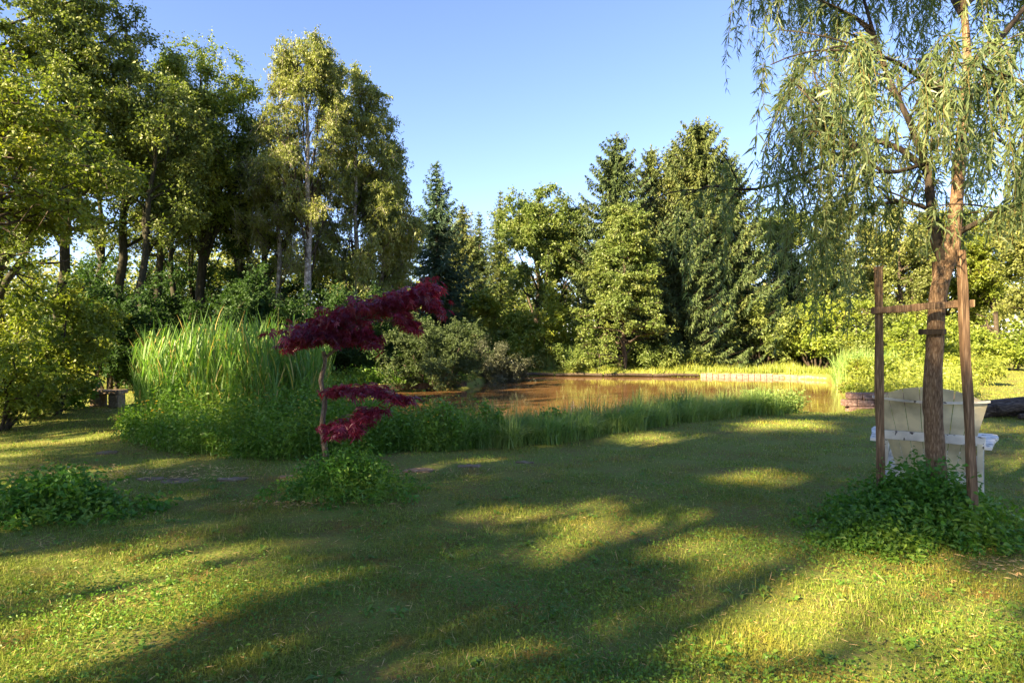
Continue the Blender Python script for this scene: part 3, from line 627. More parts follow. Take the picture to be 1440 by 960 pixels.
for k in range(8):
    t = rng.uniform(.25, .95, n)[:, None]; a = b0 * (1 - t) + stemtop * t; az = rng.random(n) * 2 * pi
    o = np.column_stack([np.cos(az), np.sin(az), np.zeros(n)]); Lf = rng.uniform(.28, .55, n)[:, None]; up = rng.uniform(.85, 1.45, n)[:, None]; wd = rng.uniform(.004, .0085, n)[:, None] * (1 + .6 * (t > .72)); up = up * (1 + .25 * (t > .8))
    s0 = np.cross(o, [0, 0, 1.]); R = rng.random(n) ** 1.3 * .75; R[rng.random(n) < .09] = 1.3; V = []
    for q in (0, .3, .65, 1):
        c = a + o * Lf * .42 * q ** 1.4; c[:, 2] += (Lf * (up * q - .75 * q ** 3 * rng.uniform(.2, 1.1, (n, 1))))[:, 0]
        ww = s0 * wd * (.55 + .45 * sin(pi * min(q + .2, 1)) if q < 1 else 0)
        V += [c - ww, c + ww] if q < 1 else [c]
    V = np.stack(V, 1).reshape(-1, 3); b = np.arange(n)[:, None] * 7; off = mb.n
    mb.add(V, np.concatenate([b + np.array([[0, 1, 3, 2]]), b + np.array([[2, 3, 5, 4]])]), np.repeat(R, 7))
    mb.L.append((b + np.array([[4, 5, 6]]) + off).ravel()); mb.N.append(np.full(n, 3))
tag(mb.build("reed_bed", M['reed']), "dense bed of tall green reeds at the left end of the pond", "reeds", kind="stuff")

HERB = [(-6.6, 10.9), (-5.95, 9.4), (-5.0, 8.7), (-3.9, 8.1), (-2.95, 7.75), (-2.1, 7.9), (-.9, 8.3), (-.3, 8.9), (-.6, 9.9), (-2.4, 10.6), (-3.4, 9.9), (-5.4, 10.3), (-6.5, 11.4)]
mb = MB(); xy = sample_poly(HERB, 1500); ed = poly_dist(xy[:, 0], xy[:, 1], HERB)
hgt = (.30 + np.clip(ed * .8, 0, .38)) * rng.uniform(.65, 1.2, len(xy)) * np.where(xy[:, 0] > -1.9, .78, 1) * (1 + .38 * np.sin(xy[:, 0] * 5.3 + 1) * np.cos(xy[:, 1] * 4.7 + xy[:, 0]))
herbs(mb, xy, hgt, per=34, L=.06, W=.03, spread=.13)
xy = sample_poly(HERB, 2600); blades(mb, xy, rng.uniform(.3, .8, len(xy)) * np.where(xy[:, 0] > -1.9, .75, 1), rng.uniform(.005, .01, len(xy)), .6)
tag(mb.build("herb_border", M['herb']), "leafy green herbs and tall grass bordering the reeds", "herbs", kind="stuff")
mb = MB(); xy = sample_poly(HERB, 900); xy = xy[np.sin(xy[:, 0] * 3.7 + 2) * np.sin(xy[:, 1] * 5.1) + .3 * rng.standard_normal(900) > .45]; n = len(xy); p = np.column_stack([xy, .38 + .38 * rng.random(n)])
for k in range(4):
    d = np.column_stack([np.cos(k * pi / 2 + p[:, 0] * 9), np.sin(k * pi / 2 + p[:, 0] * 9), np.full(n, .2)]); mb.leaves(p.copy(), d, np.tile([0, -.5, 1.], (n, 1)), .017, .015, 0)
tag(mb.build("yellow_wildflowers", M['flower']), "tiny yellow flowers scattered among the herbs by the reeds", "flowers", kind="stuff")

STRIP = [(-.9, 8.5), (.0, 8.9), (1.0, 9.6), (2.2, 10.6), (3.6, 11.7), (4.6, 12.5), (5.6, 13.0), (6.1, 13.3), (5.6, 13.9), (4.0, 13.6), (2.0, 12.1), (.6, 11.0), (-.9, 9.9)]
mb = MB(); tc_ = sample_poly(STRIP, 190)
for x, y in tc_:
    k = int(rng.integers(60, 150)); hT = rng.uniform(.32, .82); xy = np.array([x, y]) + rng.standard_normal((k, 2)) * .07
    blades(mb, xy, hT * rng.uniform(.55, 1.05, k), rng.uniform(.009, .017, k), 1.05, seg=4, z0=np.maximum(terrain(xy[:, 0], xy[:, 1]), -.2), R=np.clip(rng.random() * .7 + .5 * rng.random(k) - .1, 0, 1))
xy = sample_poly(STRIP, 5000); blades(mb, xy, rng.uniform(.2, .5, len(xy)), rng.uniform(.006, .01, len(xy)), .9, z0=np.maximum(terrain(xy[:, 0], xy[:, 1]), -.2))
xy = sample_poly([(5.0, 12.9), (6.2, 13.2), (5.7, 14.0), (4.6, 13.6)], 260); herbs(mb, xy, rng.uniform(.25, .5, len(xy)), per=24)
tag(mb.build("sedge_strip", M['sedge']), "arching green sedge grass along the near pond edge", "sedge", kind="stuff")
# taller leafy plants in the strip
for px, py, h, lab in [(620, 640, .78, "leafy upright plant in the strip right of the red maple"), (690, 630, .6, "pale leaved plant in front of the dark water"), (545, 643, .66, "leafy plant right beside the lowest maple tier"), (770, 622, .55, "leafy plant among the sedge at mid pond")]:
    x, y = Gd(px, py); y += .35
    shrub("bank_plant", lab, x, y, h, .3, 'herb', n=700, L=.065, W=.04, sig=.06, stems=7, cat="plant", group="leafy plants on near pond edge", bark='twig', stemr=.006)

FARB = [(-1.6, 32.2), (0.2, 32.3), (4.5, 31.7), (9.6, 31.3), (13.2, 30.6), (14.8, 28), (17, 30), (15, 34), (9, 35.5), (2, 35), (-1.6, 34)]
mb = MB(); xy = np.vstack([sample_poly(FARB, 9000), sample_poly([(-1.8, 31.9), (0, 31.75), (4.5, 31.15), (9.5, 30.75), (13.0, 29.9), (14.1, 28.1), (14.6, 28.2), (13.3, 30.6), (4.6, 31.8), (-1.6, 32.5)], 2600)]); blades(mb, xy, rng.uniform(.12, .5, len(xy)) * (1 + .45 * np.sin(xy[:, 0] * 2.3) * np.sin(xy[:, 0] * .9 + xy[:, 1])) * np.where(xy[:, 0] < 7, .55, 1.0), rng.uniform(.02, .035, len(xy)), .7, seg=2)
tag(mb.build("far_bank_grass", M['pale']), "bright grass on the far bank under the spruces", "grass", kind="stuff")
mb = MB(); xy = sample_poly([(.2, 32.4), (3.4, 32.2), (3.4, 33.6), (.2, 33.8)], 1500); blades(mb, xy, rng.uniform(.9, 1.5, len(xy)), rng.uniform(.03, .05, len(xy)), .35)
xy = sample_poly([(12.0, 22.8), (15, 23), (15.5, 26), (13, 25.5)], 1500); blades(mb, xy, rng.uniform(.8, 1.5, len(xy)), rng.uniform(.02, .035, len(xy)), .5)
tag(mb.build("far_reeds", M['sedge']), "patches of grey green reeds at the far pond corners", "reeds", kind="stuff")
mb = MB(); xy = sample_poly([(-6.2, 20.9), (-3.6, 22.3), (-1.8, 23.8), (-1.4, 25.5), (-4, 26), (-7.5, 24.5), (-8, 21.5)], 6000); blades(mb, xy, rng.uniform(.25, .6, len(xy)), rng.uniform(.014, .03, len(xy)), .7, seg=2)
xy = sample_poly([(-6.2, 20.9), (-3.6, 22.3), (-1.8, 23.8), (-4, 25)], 300); herbs(mb, xy, rng.uniform(.3, .7, len(xy)), per=20, L=.09, W=.05)
tag(mb.build("left_bank_grass", M['herb']), "green grass and herbs on left bank behind the maple", "grass", kind="stuff")
RB = [(7.5, 14.0), (8.6, 13.9), (10.3, 14.2), (13, 17.5), (15, 22), (15, 27), (13.0, 24.6), (10.9, 19.8), (8.7, 15.3)]
mb = MB(); xy = sample_poly(RB, 8000); blades(mb, xy, rng.uniform(.25, .75, len(xy)), rng.uniform(.012, .022, len(xy)), .8, z0=np.maximum(terrain(xy[:, 0], xy[:, 1]), -.1) + .05)
xy = sample_poly(RB, 900); herbs(mb, xy, rng.uniform(.4, .95, len(xy)), per=26, L=.08, W=.05)
tag(mb.build("right_bank_growth", M['pale']), "bright tangled grass and herbs along the right pond bank", "herbs", kind="stuff")
for px, Y, h, lab in [(1222, 15.8, 1.25, "rounded sunlit bush on the right bank above the block wall"), (1285, 17.2, 1.3, "lit leafy bush on right bank behind the left of the chair back")]:
    shrub("bank_bush", lab, X(px, Y), Y, h, .75, 'beech', n=5000, L=.07, W=.045, sig=.12, stems=10, bark='twig')
shrub("bank_bush", "feathery pale grass like bush in the meadow right of the chair", X(1375, 21), 21, 1.3, .8, 'pale', n=4000, L=.16, W=.03, sig=.15, stems=14, bark='twig')

# ================================================================== LAWN
NOGRASS = [HERB, REED]
STONES = [(252, 673, .30), (213, 668, .20), (330, 675, .22), (590, 662, .24), (662, 657, .20), (405, 674, .12), (738, 649, .15), (150, 635, .22)]
def lawn_mask(xy):
    x, y = xy.T; k = poly_dist(x, y, POND) < .0
    k &= ~in_poly(x, y, HERB) & ~in_poly(x, y, REED)
    # bare soil: under the willow, along the line of sunken stones, beside the left bush
    px = 720 + x / y * F; py = 480 + EYE * F / y
    bare = np.exp(-((x - 3.9) / .75) ** 2 - ((y - 4.2) / .35) ** 2) * .95
    line = 668 - (px - 250) * .03
    bare = np.maximum(bare, np.where((px > 90) & (px < 780), .82 * np.exp(-((y - EYE * F / (line - 480)) / .36) ** 2) * (.55 + .45 * np.sin(x * 4.3 + 1.5 * np.sin(y * 5))), 0))
    bare = np.maximum(bare, .9 * np.exp(-((x + 7.6) / 1.3) ** 2 - ((y - 13.6) / .25) ** 2))
    for sx, sy, r in STONES:
        c = Gd(sx, sy); bare = np.maximum(bare, .93 * (np.hypot((x - c[0]) / 1.0, (y - c[1]) * 1.6) < r * .85))
    nz = np.sin(x * 5.1 + 2 * np.sin(y * 3.3)) * np.sin(y * 6.1 + 1.7 * np.sin(x * 2.9)); bare = np.maximum(bare, np.where(nz > .72, .5, 0))
    return k & (rng.random(len(x)) > bare)
def wedge(n, y0, y1, ex=1.0):
    u = rng.random(n)
    Y = y0 * (y1 / y0) ** u if ex == 1.0 else (y0 ** (1 - ex) + u * (y1 ** (1 - ex) - y0 ** (1 - ex))) ** (1 / (1 - ex))
    x = rng.uniform(-1, 1, n) * (.86 * Y + 1.0); return np.column_stack([x, Y])
mb = MB()
xy = wedge(900000, 2.0, 34, 1.25); xy = xy[lawn_mask(xy)]; Y = xy[:, 1]; n = len(xy)
tuft = .85 + .4 * np.sin(xy[:, 0] * 4.3 + 1.3 * np.sin(Y * 3)) * np.sin(Y * 5.2 + xy[:, 0])
hg = rng.uniform(.02, .056, n) * tuft * (1 + .02 * Y); wd = rng.uniform(.003, .0058, n) * np.clip(Y / 4.0, 1, 6)
nearm = Y < 7
blades(mb, xy[nearm], hg[nearm], wd[nearm], 1.5, seg=2); blades(mb, xy[~nearm], hg[~nearm], wd[~nearm], 1.3, seg=1)
xy = wedge(34000, 2.0, 16, 1.1); xy = xy[lawn_mask(xy)]; nz = np.sin(xy[:, 0] * 2.1 + 1) * np.sin(xy[:, 1] * 2.7); xy = xy[nz > 0]
blades(mb, xy, rng.uniform(.05, .11, len(xy)), rng.uniform(.003, .006, len(xy)) * np.clip(xy[:, 1] / 5, 1, 3), 1.5, R=np.where(rng.random(len(xy)) < .12, .97, rng.random(len(xy)) * .8))
tag(mb.build("lawn_grass", M['lawn']), "short rough lawn grass covering the foreground", "grass", kind="stuff")
mb = MB()
xy = wedge(130000, 2.0, 12, 1.4); xy = xy[lawn_mask(xy)]; nz = np.sin(xy[:, 0] * 1.7 + 2 * np.sin(xy[:, 1] * 1.1)) * np.cos(xy[:, 1] * 2.3 + xy[:, 0]) + .5 * rng.standard_normal(len(xy)); xy = xy[nz > .1]
n = len(xy); p = np.column_stack([xy, terrain(xy[:, 0], xy[:, 1]) + rng.uniform(.02, .055, n)])
mb.leaves(p, rand_dir(n, 0, .35), rand_dir(n, 1.6), rng.uniform(.010, .026, n), rng.uniform(.008, .017, n), .1, mid=.6)
# broad leaved rosettes
xy = wedge(380, 2.0, 11, 1.2); xy = xy[lawn_mask(xy)]
for x, y in xy:
    k = rng.integers(4, 9); az = rng.random(k) * 6.28; L = rng.uniform(.04, .085, k)
    d = np.column_stack([np.cos(az), np.sin(az), rng.uniform(.1, .7, k)]); mb.leaves(np.tile([x, y, tz(x, y) + .005], (k, 1)), d, np.tile([0, 0, 1.], (k, 1)) + .2 * rng.standard_normal((k, 3)), L, L * .36, .3, mid=.6)
tag(mb.build("lawn_clover", M['herb']), "clover and small broad leaved weeds mixed in the lawn", "clover", kind="stuff")
mb = MB()
xy = wedge(8000, 2.0, 12, 1.2); xy = xy[poly_dist(xy[:, 0], xy[:, 1], HERB) < 0]; n = len(xy); p = np.column_stack([xy, terrain(xy[:, 0], xy[:, 1]) + rng.uniform(.01, .035, n)])
mb.leaves(p, rand_dir(n, .1, .25), rand_dir(n, 1.5), rng.uniform(.02, .1, n) * rng.random(n) ** .6, rng.uniform(.002, .0045, n), 0)
for (cx, cy, sx, sy, k) in [(3.9, 4.2, .8, .35, 1100), (2.5, 4.6, .4, .25, 150), (-3.2, 7.1, 2.6, .35, 1000), (-7.6, 13.6, 1.3, .25, 500), (-1.9, 5.75, .5, .12, 160)]:
    p = np.column_stack([cx + rng.standard_normal(k) * sx * .6, cy + rng.standard_normal(k) * sy * .6, np.full(k, .012) + .012 * rng.random(k)])
    mb.leaves(p, rand_dir(k, .05, .15), rand_dir(k, 2), rng.uniform(.03, .09, k), rng.uniform(.004, .014, k), 0)
tag(mb.build("dry_litter", M['straw']), "dry straw and fallen leaves scattered on the lawn", "litter", kind="stuff")

# sunken flat stones in the lawn
slab_lab = ["grey flat stone, widest of the line left of the maple", "small grey stone left of the widest flat stone", "grey stone halfway between the widest stone and the maple", "grey stone right of the maple weeds, nearer the maple",
            "brownish flat stone, farther right of the maple weeds", "small stone touching the weeds left of the maple foot", "rightmost small flat stone in front of the sedge", "flat stone at the left start of the line"]
for (sx, sy, r), lab in zip(STONES, slab_lab):
    c = Gd(sx, sy); k = 14; a = np.linspace(0, 2 * pi, k, endpoint=False); r *= .78; rr = r * rng.uniform(.7, 1.15, k)
    top = np.column_stack([c[0] + np.cos(a) * rr, c[1] + np.sin(a) * rr * .6, np.full(k, .012) + .004 * rng.standard_normal(k)]); z0 = tz(*c); top[:, 2] += z0
    low = top.copy(); low[:, :2] = (low[:, :2] - c) * 1.08 + c; low[:, 2] = z0 - .05
    mb = MB(); V = np.vstack([top, low, [[c[0], c[1], z0 + .015]]]); mb.add(V, [(i, (i + 1) % k, 2 * k) for i in range(k)], .4)
    mb.L.append(np.array([(i, i + k, (i + 1) % k + k, (i + 1) % k) for i in range(k)]).ravel()); mb.N.append(np.full(k, 4))
    tag(mb.build("flat_stone", M['stone']), lab, "stone", "flat stones sunk in the lawn")

# ================================================================== RED JAPANESE MAPLE
x0, y0 = -1.86, 6.3
root = empty("japanese_maple", (x0, y0, tz(x0, y0)), "small Japanese maple with dark red leaves in slanting tiers", "tree")
tb = MB(); bb = MB()
main = smooth_path([P(462, 700, y0), P(459, 645, y0), P(453, 600, y0 - .02), P(457, 566, y0 - .01), P(451, 535, y0), P(457, 512, y0), P(455, 494, y0)], 16)
tb.tube(main, np.linspace(.031, .019, 16), 10, wob=.07, cap=True)
def mbr(pts, r0, r1, n=9): bb.tube(smooth_path(pts, n), np.linspace(r0, r1, n), 7, wob=.05)
mbr([P(457, 503, y0), P(474, 490, y0), P(489, 474, y0 + .02), P(500, 455, y0), P(520, 442, y0), P(548, 425, y0 + .05), P(585, 408, y0 + .1)], .017, .005, 16)
mbr([P(498, 458, y0), P(502, 440, y0 - .1), P(503, 428, y0 - .1)], .009, .004); mbr([P(492, 470, y0), P(465, 455, y0 - .1), P(438, 462, y0 - .15), P(418, 478, y0 - .2)], .009, .003)
mbr([P(505, 450, y0), P(540, 450, y0 - .2), P(572, 455, y0 - .3)], .007, .003); mbr([P(520, 440, y0), P(500, 425, y0 + .3), P(470, 432, y0 + .4)], .007, .003)
mbr([P(459, 560, y0), P(475, 556, y0 - .1), P(510, 545, y0 - .15), P(560, 556, y0 - .2)], .009, .003); mbr([P(459, 560, y0), P(480, 550, y0 + .2), P(500, 545, y0 + .3)], .006, .003)
mbr([P(456, 612, y0), P(475, 605, y0 - .1), P(505, 590, y0 - .15), P(530, 585, y0 - .15)], .008, .003)
segs = [(P(408, 486, y0 - .22), P(440, 466, y0 - .1), 190, .045, .12), (P(425, 468, y0), P(500, 446, y0), 500, .038, .28), (P(470, 450, y0 + .1), P(560, 425, y0 + .1), 540, .04, .30),
        (P(540, 425, y0 + .1), P(616, 404, y0 + .1), 420, .038, .24), (P(560, 440, y0 - .2), P(584, 462, y0 - .25), 140, .04, .10), (P(510, 462, y0 - .2), P(535, 488, y0 - .2), 110, .04, .08), (P(505, 430, y0 - .2), P(585, 425, y0 - .2), 220, .036, .2),
        (P(585, 412, y0 - .05), P(621, 436, y0 - .1), 170, .04, .1), (P(468, 474, y0 - .15), P(508, 470, y0 - .2), 200, .045, .12), (P(425, 474, y0 - .25), P(470, 470, y0 - .25), 260, .045, .12),
        (P(466, 548, y0 - .1), P(530, 546, y0 - .1), 260, .026, .18), (P(525, 548, y0 - .15), P(578, 565, y0 - .2), 150, .028, .10), (P(460, 598, y0 - .1), P(512, 600, y0 - .1), 180, .036, .15), (P(500, 585, y0 - .1), P(537, 577, y0 - .15), 150, .035, .1), (P(440 + 30, 606, y0 - .2), P(500, 606, y0 - .2), 80, .03, .08)]
c0 = []
for a, b, n, sz, sy in segs:
    for _ in range(max(3, n // 45)):
        u = rng.random(); q = a * (1 - u) + b * u; e = q + rng.standard_normal(3) * [.03, sy * .9, sz * .6]; m_ = q * .35 + P(500, 455, y0) * .65 if q[2] > 1.2 else np.array([x0 + .02, y0, q[2] - .02])
        m_ = q + np.clip(m_ - q, -.22, .22); bb.tube(curve(m_, e, .02, 5, jit=.006), np.linspace(.004, .0015, 5), 4)
    u = rng.random(n)[:, None]; q = a * (1 - u) + b * u + rng.standard_normal((n, 3)) * [.04, sy * 1.15, sz * .82]; c0.append(q)
c0 = np.vstack(c0); c0 = c0[rng.random(len(c0)) < .72]; n = len(c0); cb = MB()
ax = rng.random(n) * 2 * pi; dr = np.column_stack([np.cos(ax), np.sin(ax) - .3, rng.uniform(-.75, -.05, n)]); dr = unit(dr); nm = unit(rand_dir(n, 1.6)); sd = unit(np.cross(dr, nm)); R = rng.random(n); Ls = rng.uniform(.055, .10, n)
for ang, lf in [(-105, .45), (-68, .72), (-34, .92), (0, 1), (34, .92), (68, .72), (105, .45)]:
    dd = dr * cos(radians(ang)) + sd * sin(radians(ang)); cb.leaves(c0.copy(), dd, nm, Ls * lf, Ls * .21 * (lf + .2), .22, R=R, mid=.5)
cb.build("crown", M['maple'], root); tb.build("trunk", M['maplebark'], root, smooth=True); bb.build("branches", M['maplebark'], root, smooth=True)

def weed(name, lab, x, y, h, R, ry, n, L, W, stalks, blade=120, leaf='clump', hole=None):
    root = empty(name, (x, y, tz(x, y)), lab, "weeds"); mb = MB()
    a = rng.random(stalks) * 6.283; r = np.minimum(np.abs(rng.standard_normal(stalks)) * .55 + .08, 1.35) * (1 + .16 * np.sin(3 * a + x) + .1 * np.sin(7 * a)); xy = np.column_stack([x + np.cos(a) * r * R, y + np.sin(a) * r * ry])
    hg = h * np.clip(1.1 - .68 * r ** 1.3, .22, 1.2) * rng.uniform(.45, 1.2, stalks) * (1 + .22 * np.sin(xy[:, 0] * 9 + 1) * np.cos(xy[:, 1] * 11))
    herbs(mb, xy, hg, per=n, L=L, W=W, spread=.09, up=.1); mb.build("foliage", M[leaf], root)
    mb = MB(); k = stalks // 4; a = rng.random(k) * 6.283; r = np.sqrt(rng.random(k)) * 1.15; xy = np.column_stack([x + np.cos(a) * r * R, y - .1 + np.sin(a) * r * ry]); herbs(mb, xy, h * np.clip(1.25 - .9 * r, .2, 1.3) * rng.uniform(.5, 1.25, k), per=14, L=L * 1.3, W=W * .7, spread=.06, up=.4); mb.build("lighter_foliage", M['herb'], root)
    mb = MB(); a = rng.random(blade) * 6.283; r = np.sqrt(rng.random(blade)); xy = np.column_stack([x + np.cos(a) * r * R, y + np.sin(a) * r * ry])
    blades(mb, xy, rng.uniform(.4, 1.1, blade) * h * (1.1 - .5 * r) * np.where(rng.random(blade) < .15, 1.5, 1), rng.uniform(.004, .009, blade), 1.6); mb.build("grass_blades", M['sedge'], root)
weed("weed_clump", "leafy green weeds round the foot of the red maple", X(488, 6.15), 6.2, .38, .58, .42, 22, .045, .024, 420)
weed("weed_clump", "low dark leafy weed clump alone on the lawn at the left", X(78, 5.55), 5.55, .33, .62, .42, 17, .062, .036, 300, blade=60)
weed("weed_clump", "large leafy weed clump around the willow foot and stakes", 3.26, 4.95, .40, .70, .48, 24, .05, .03, 640, blade=200)
weed("weed_clump", "small fringe of light green weeds at the left front of the willow clump", 2.62, 4.6, .2, .33, .28, 20, .035, .026, 220, blade=60, leaf='herb')

# ================================================================== WILLOW, STAKES
x0, y0 = X(1319, 5.0), 5.0
root = empty("willow_tree", (x0, y0, tz(x0, y0)), "young willow with drooping strands of narrow leaves beside the chair", "tree")
tb = MB(); bb = MB(); cb = MB(); st = MB()
main = smooth_path([P(1321, 745, 5), P(1319, 680, 5), P(1313, 600, 5), P(1311, 540, 5), P(1315, 480, 5), P(1320, 410, 5), P(1335, 360, 5), P(1341, 325, 5), P(1347, 260, 5.02), P(1352, 190, 5.05), P(1360, 100, 5.05), P(1356, 20, 5.05), P(1346, -80, 5.1), P(1330, -230, 5.15)], 60)
u = np.linspace(0, 1, 60); rad = np.interp(u, [0, .06, .3, .5, .58, .75, 1], [.087, .070, .061, .06, .047, .034, .01])
tb.tube(main, rad, 22, wob=.035)
limbs = [[(1330, 370, 5), (1316, 335, 5.05), (1309, 290, 5.1), (1304, 240, 5.2), (1278, 170, 5.3), (1250, 110, 5.4), (1215, 0, 5.6), (1190, -120, 5.8)],
         [(1304, 240, 5.2), (1262, 208, 5.5), (1210, 200, 5.8), (1150, 236, 6.1), (1063, 266, 6.4), (1000, 262, 6.7), (962, 275, 6.9)],
         [(1343, 330, 5), (1395, 303, 4.8), (1445, 285, 4.6), (1530, 285, 4.4)],
         [(1360, 100, 5.05), (1400, 62, 5.1), (1445, 5, 5.2), (1530, -110, 5.4)],
         [(1245, 95, 5.4), (1215, 35, 5.6), (1170, 10, 5.9), (1115, -20, 6.3), (1070, -50, 6.6)],
         [(1355, 160, 5.05), (1310, 122, 4.7), (1255, 85, 4.4), (1205, 75, 4.15)],
         [(1341, 345, 5), (1300, 292, 5.3), (1235, 288, 5.8), (1170, 322, 6.2), (1120, 350, 6.5)],
         [(1354, 20, 5.05), (1300, -60, 6), (1230, -85, 6.8), (1140, -70, 7.4)],
         [(1345, -90, 5.1), (1250, -180, 5.1), (1130, -200, 5.3), (1070, -170, 5.7)],
         [(1354, 10, 5.05), (1430, -50, 5.6), (1520, -60, 6.2)], [(1350, 200, 5), (1390, 190, 5.6), (1430, 215, 6.2), (1480, 250, 6.6)],
         [(1352, 150, 5), (1385, 120, 4.6), (1420, 110, 4.3), (1470, 130, 4.0)], [(1300, 230, 5.2), (1240, 240, 5.0), (1180, 180, 5.1), (1110, 110, 5.4)]]
secs = []
for li, pts in enumerate(limbs):
    lp = smooth_path([P(*q) for q in pts], 22); r0 = [.05, .03, .026, .034, .024, .022, .022, .03, .03, .026, .02, .022, .02][li]
    bb.tube(lp, np.linspace(r0, .006, 22), 8, wob=.04)
    ns = [14, 7, 5, 9, 10, 8, 8, 10, 12, 8, 7, 6, 11][li]
    for k in range(ns):
        q = rng.uniform(.25 if li else .35, 1); i = min(int(q * 21), 20); a = lp[i]; fw = unit(lp[min(i + 1, 21)] - lp[i - 1])
        d = unit(fw * .6 + rng.standard_normal(3) * [.8, .8, .35] + [0, 0, .12]); e = a + d * rng.uniform(.35, 1.0)
        if li != 1 and e[0] / e[1] * F + 720 < 1040: continue
        sp = curve(a, e, rng.uniform(.03, .15), 6); bb.tube(sp, np.linspace(.009, .004, 6), 5); secs.append((li, sp))
    secs.append((li, lp[-7:]))
SP = []; SD = []; SL = []
for li, sp in secs:
    for k in range(rng.integers(5, 10) if li not in (1, 6) else rng.integers(4, 7)):
        i = rng.integers(1, len(sp)); a = sp[i] + rng.standard_normal(3) * .02
        h0 = rng.uniform(0, 2 * pi); o = np.array([cos(h0), sin(h0), 0]) * rng.uniform(.1, .45) + unit(sp[-1] - sp[0]) * .25 + np.array([0, 0, rng.uniform(-.1, .35)])
        Ls = rng.uniform(.35, 1.15) * (1.25 if li in (1, 4, 8, 7, 6, 12) else .85)
        if li == 2 or (li in (1,) and a[0] / a[1] * F + 720 > 1180): Ls *= .7
        m = 10; t = np.linspace(0, 1, m)[:, None]; ob = o * Ls * .6
        pth = a + ob * (1 - (1 - t) ** 2) + np.array([0, 0, -1]) * Ls * (t ** 1.35) + np.cumsum(rng.standard_normal((m, 3)) * .012, 0)
        pxx = pth[:, 0] / pth[:, 1] * F + 720; pyy = 480 - (pth[:, 2] - EYE) / pth[:, 1] * F
        lim = 990 if li != 1 else 935
        if pxx.min() < lim: continue
        # clear of the trunk foot, the stakes and the chair
        cut = (pth[:, 2] < 1.25 + .25 * rng.random()) | ((pxx > 1225) & (pth[:, 2] < 2.15))
        if cut.any():
            m2 = int(np.argmax(cut)); 
            if m2 < 3: continue
            pth = pth[:m2]
        st.tube(pth, np.linspace(.0028, .0012, len(pth)), 3)
        Lr = np.linalg.norm(np.diff(pth, axis=0), axis=1).sum(); nl = int(Lr / .014)
        if nl < 3: continue
        f = np.sort(rng.random(nl)) * (len(pth) - 1.001); i0 = f.astype(int); fr = (f - i0)[:, None]
        pp = pth[i0] * (1 - fr) + pth[i0 + 1] * fr; tg = unit(pth[i0 + 1] - pth[i0])
        SP.append(pp); SD.append(unit(tg * .9 + rng.standard_normal((nl, 3)) * .75)); SL.append(rng.uniform(.055, .105, nl))
p = np.vstack(SP); d = np.vstack(SD); L = np.concatenate(SL); n = len(p); print("willow leaves", n)
cb.leaves(p, d, rand_dir(n, .5), L, L * rng.uniform(.13, .19, n), .22)
cb.build("crown", M['willow'], root); st.build("strands", M['twig'], root); tb.build("trunk", M['willowbark'], root, smooth=True); bb.build("branches", M['bark'], root, smooth=True)

root = empty("tree_stake_frame", (3.05, 5.08, 0), "three brown wooden stakes with a crossbeam supporting the willow", "tree support")
def post(a, b, wd, dp, lab):
    m_ = MB(); a = np.array(a, float); b = np.array(b, float); k = 9
    pts = np.linspace(0, 1, k)[:, None] * (b - a) + a; pts[1:-1] += rng.standard_normal((k - 2, 3)) * .0015
    V = []; 
    for i, q in enumerate(pts):
        s = 1 + .05 * rng.standard_normal(); c = .18
        for dx, dy in ((-1 + c, -1), (1 - c, -1), (1, -1 + c), (1, 1 - c), (1 - c, 1), (-1 + c, 1), (-1, 1 - c), (-1, -1 + c)): V.append(q + [dx * wd / 2 * s, dy * dp / 2 * s, 0])
    f = [(i * 8 + j, i * 8 + (j + 1) % 8, i * 8 + 8 + (j + 1) % 8, i * 8 + 8 + j) for i in range(k - 1) for j in range(8)]
    m_.add(V, f, .5); m_.L.append(np.arange((k - 1) * 8, k * 8)); m_.N.append(np.array([8]))
    o = m_.build("stake", M['wood'], root); o["label"] = lab
post(P(1239, 735, 5.1), P(1235, 375, 5.1), .052, .045, "left straight stake"); post(P(1322, 720, 5.42), P(1317, 368, 5.12 + .1), .05, .05, "middle stake behind the trunk"); post(P(1371, 762, 4.7), P(1351, 352, 4.74), .056, .045, "right leaning stake with paler split face")
mb = MB(); a = P(1226, 437, 5.05); b = P(1369, 426, 4.72); k = 12; t = np.linspace(0, 1, k)[:, None]; pts = a * (1 - t) + b * t; V = []
for i, q in enumerate(pts):
    for dy, dz in ((-1, -.8), (-.8, -1), (.8, -1), (1, -.8), (1, .8), (.8, 1), (-.8, 1), (-1, .8)): V.append(q + [0, dy * .014, dz * .026 * (1 + .12 * rng.standard_normal())])
mb.add(V, [(i * 8 + j, i * 8 + (j + 1) % 8, i * 8 + 8 + (j + 1) % 8, i * 8 + 8 + j) for i in range(k - 1) for j in range(8)], .5); mb.L.append(np.arange(8)[::-1]); mb.N.append(np.array([8])); mb.L.append(np.arange((k - 1) * 8, k * 8)); mb.N.append(np.array([8]))
mb.build("crossbeam", M['wood'], root)
mb = MB(); mb.tube([P(1311, 470, 5), P(1311, 463, 5)], [.094, .094], 20); mb.tube([P(1311, 466, 5.02), P(1320, 463, 5.3)], [.008, .008], 5); mb.build("tie_band", M['bark'], root)

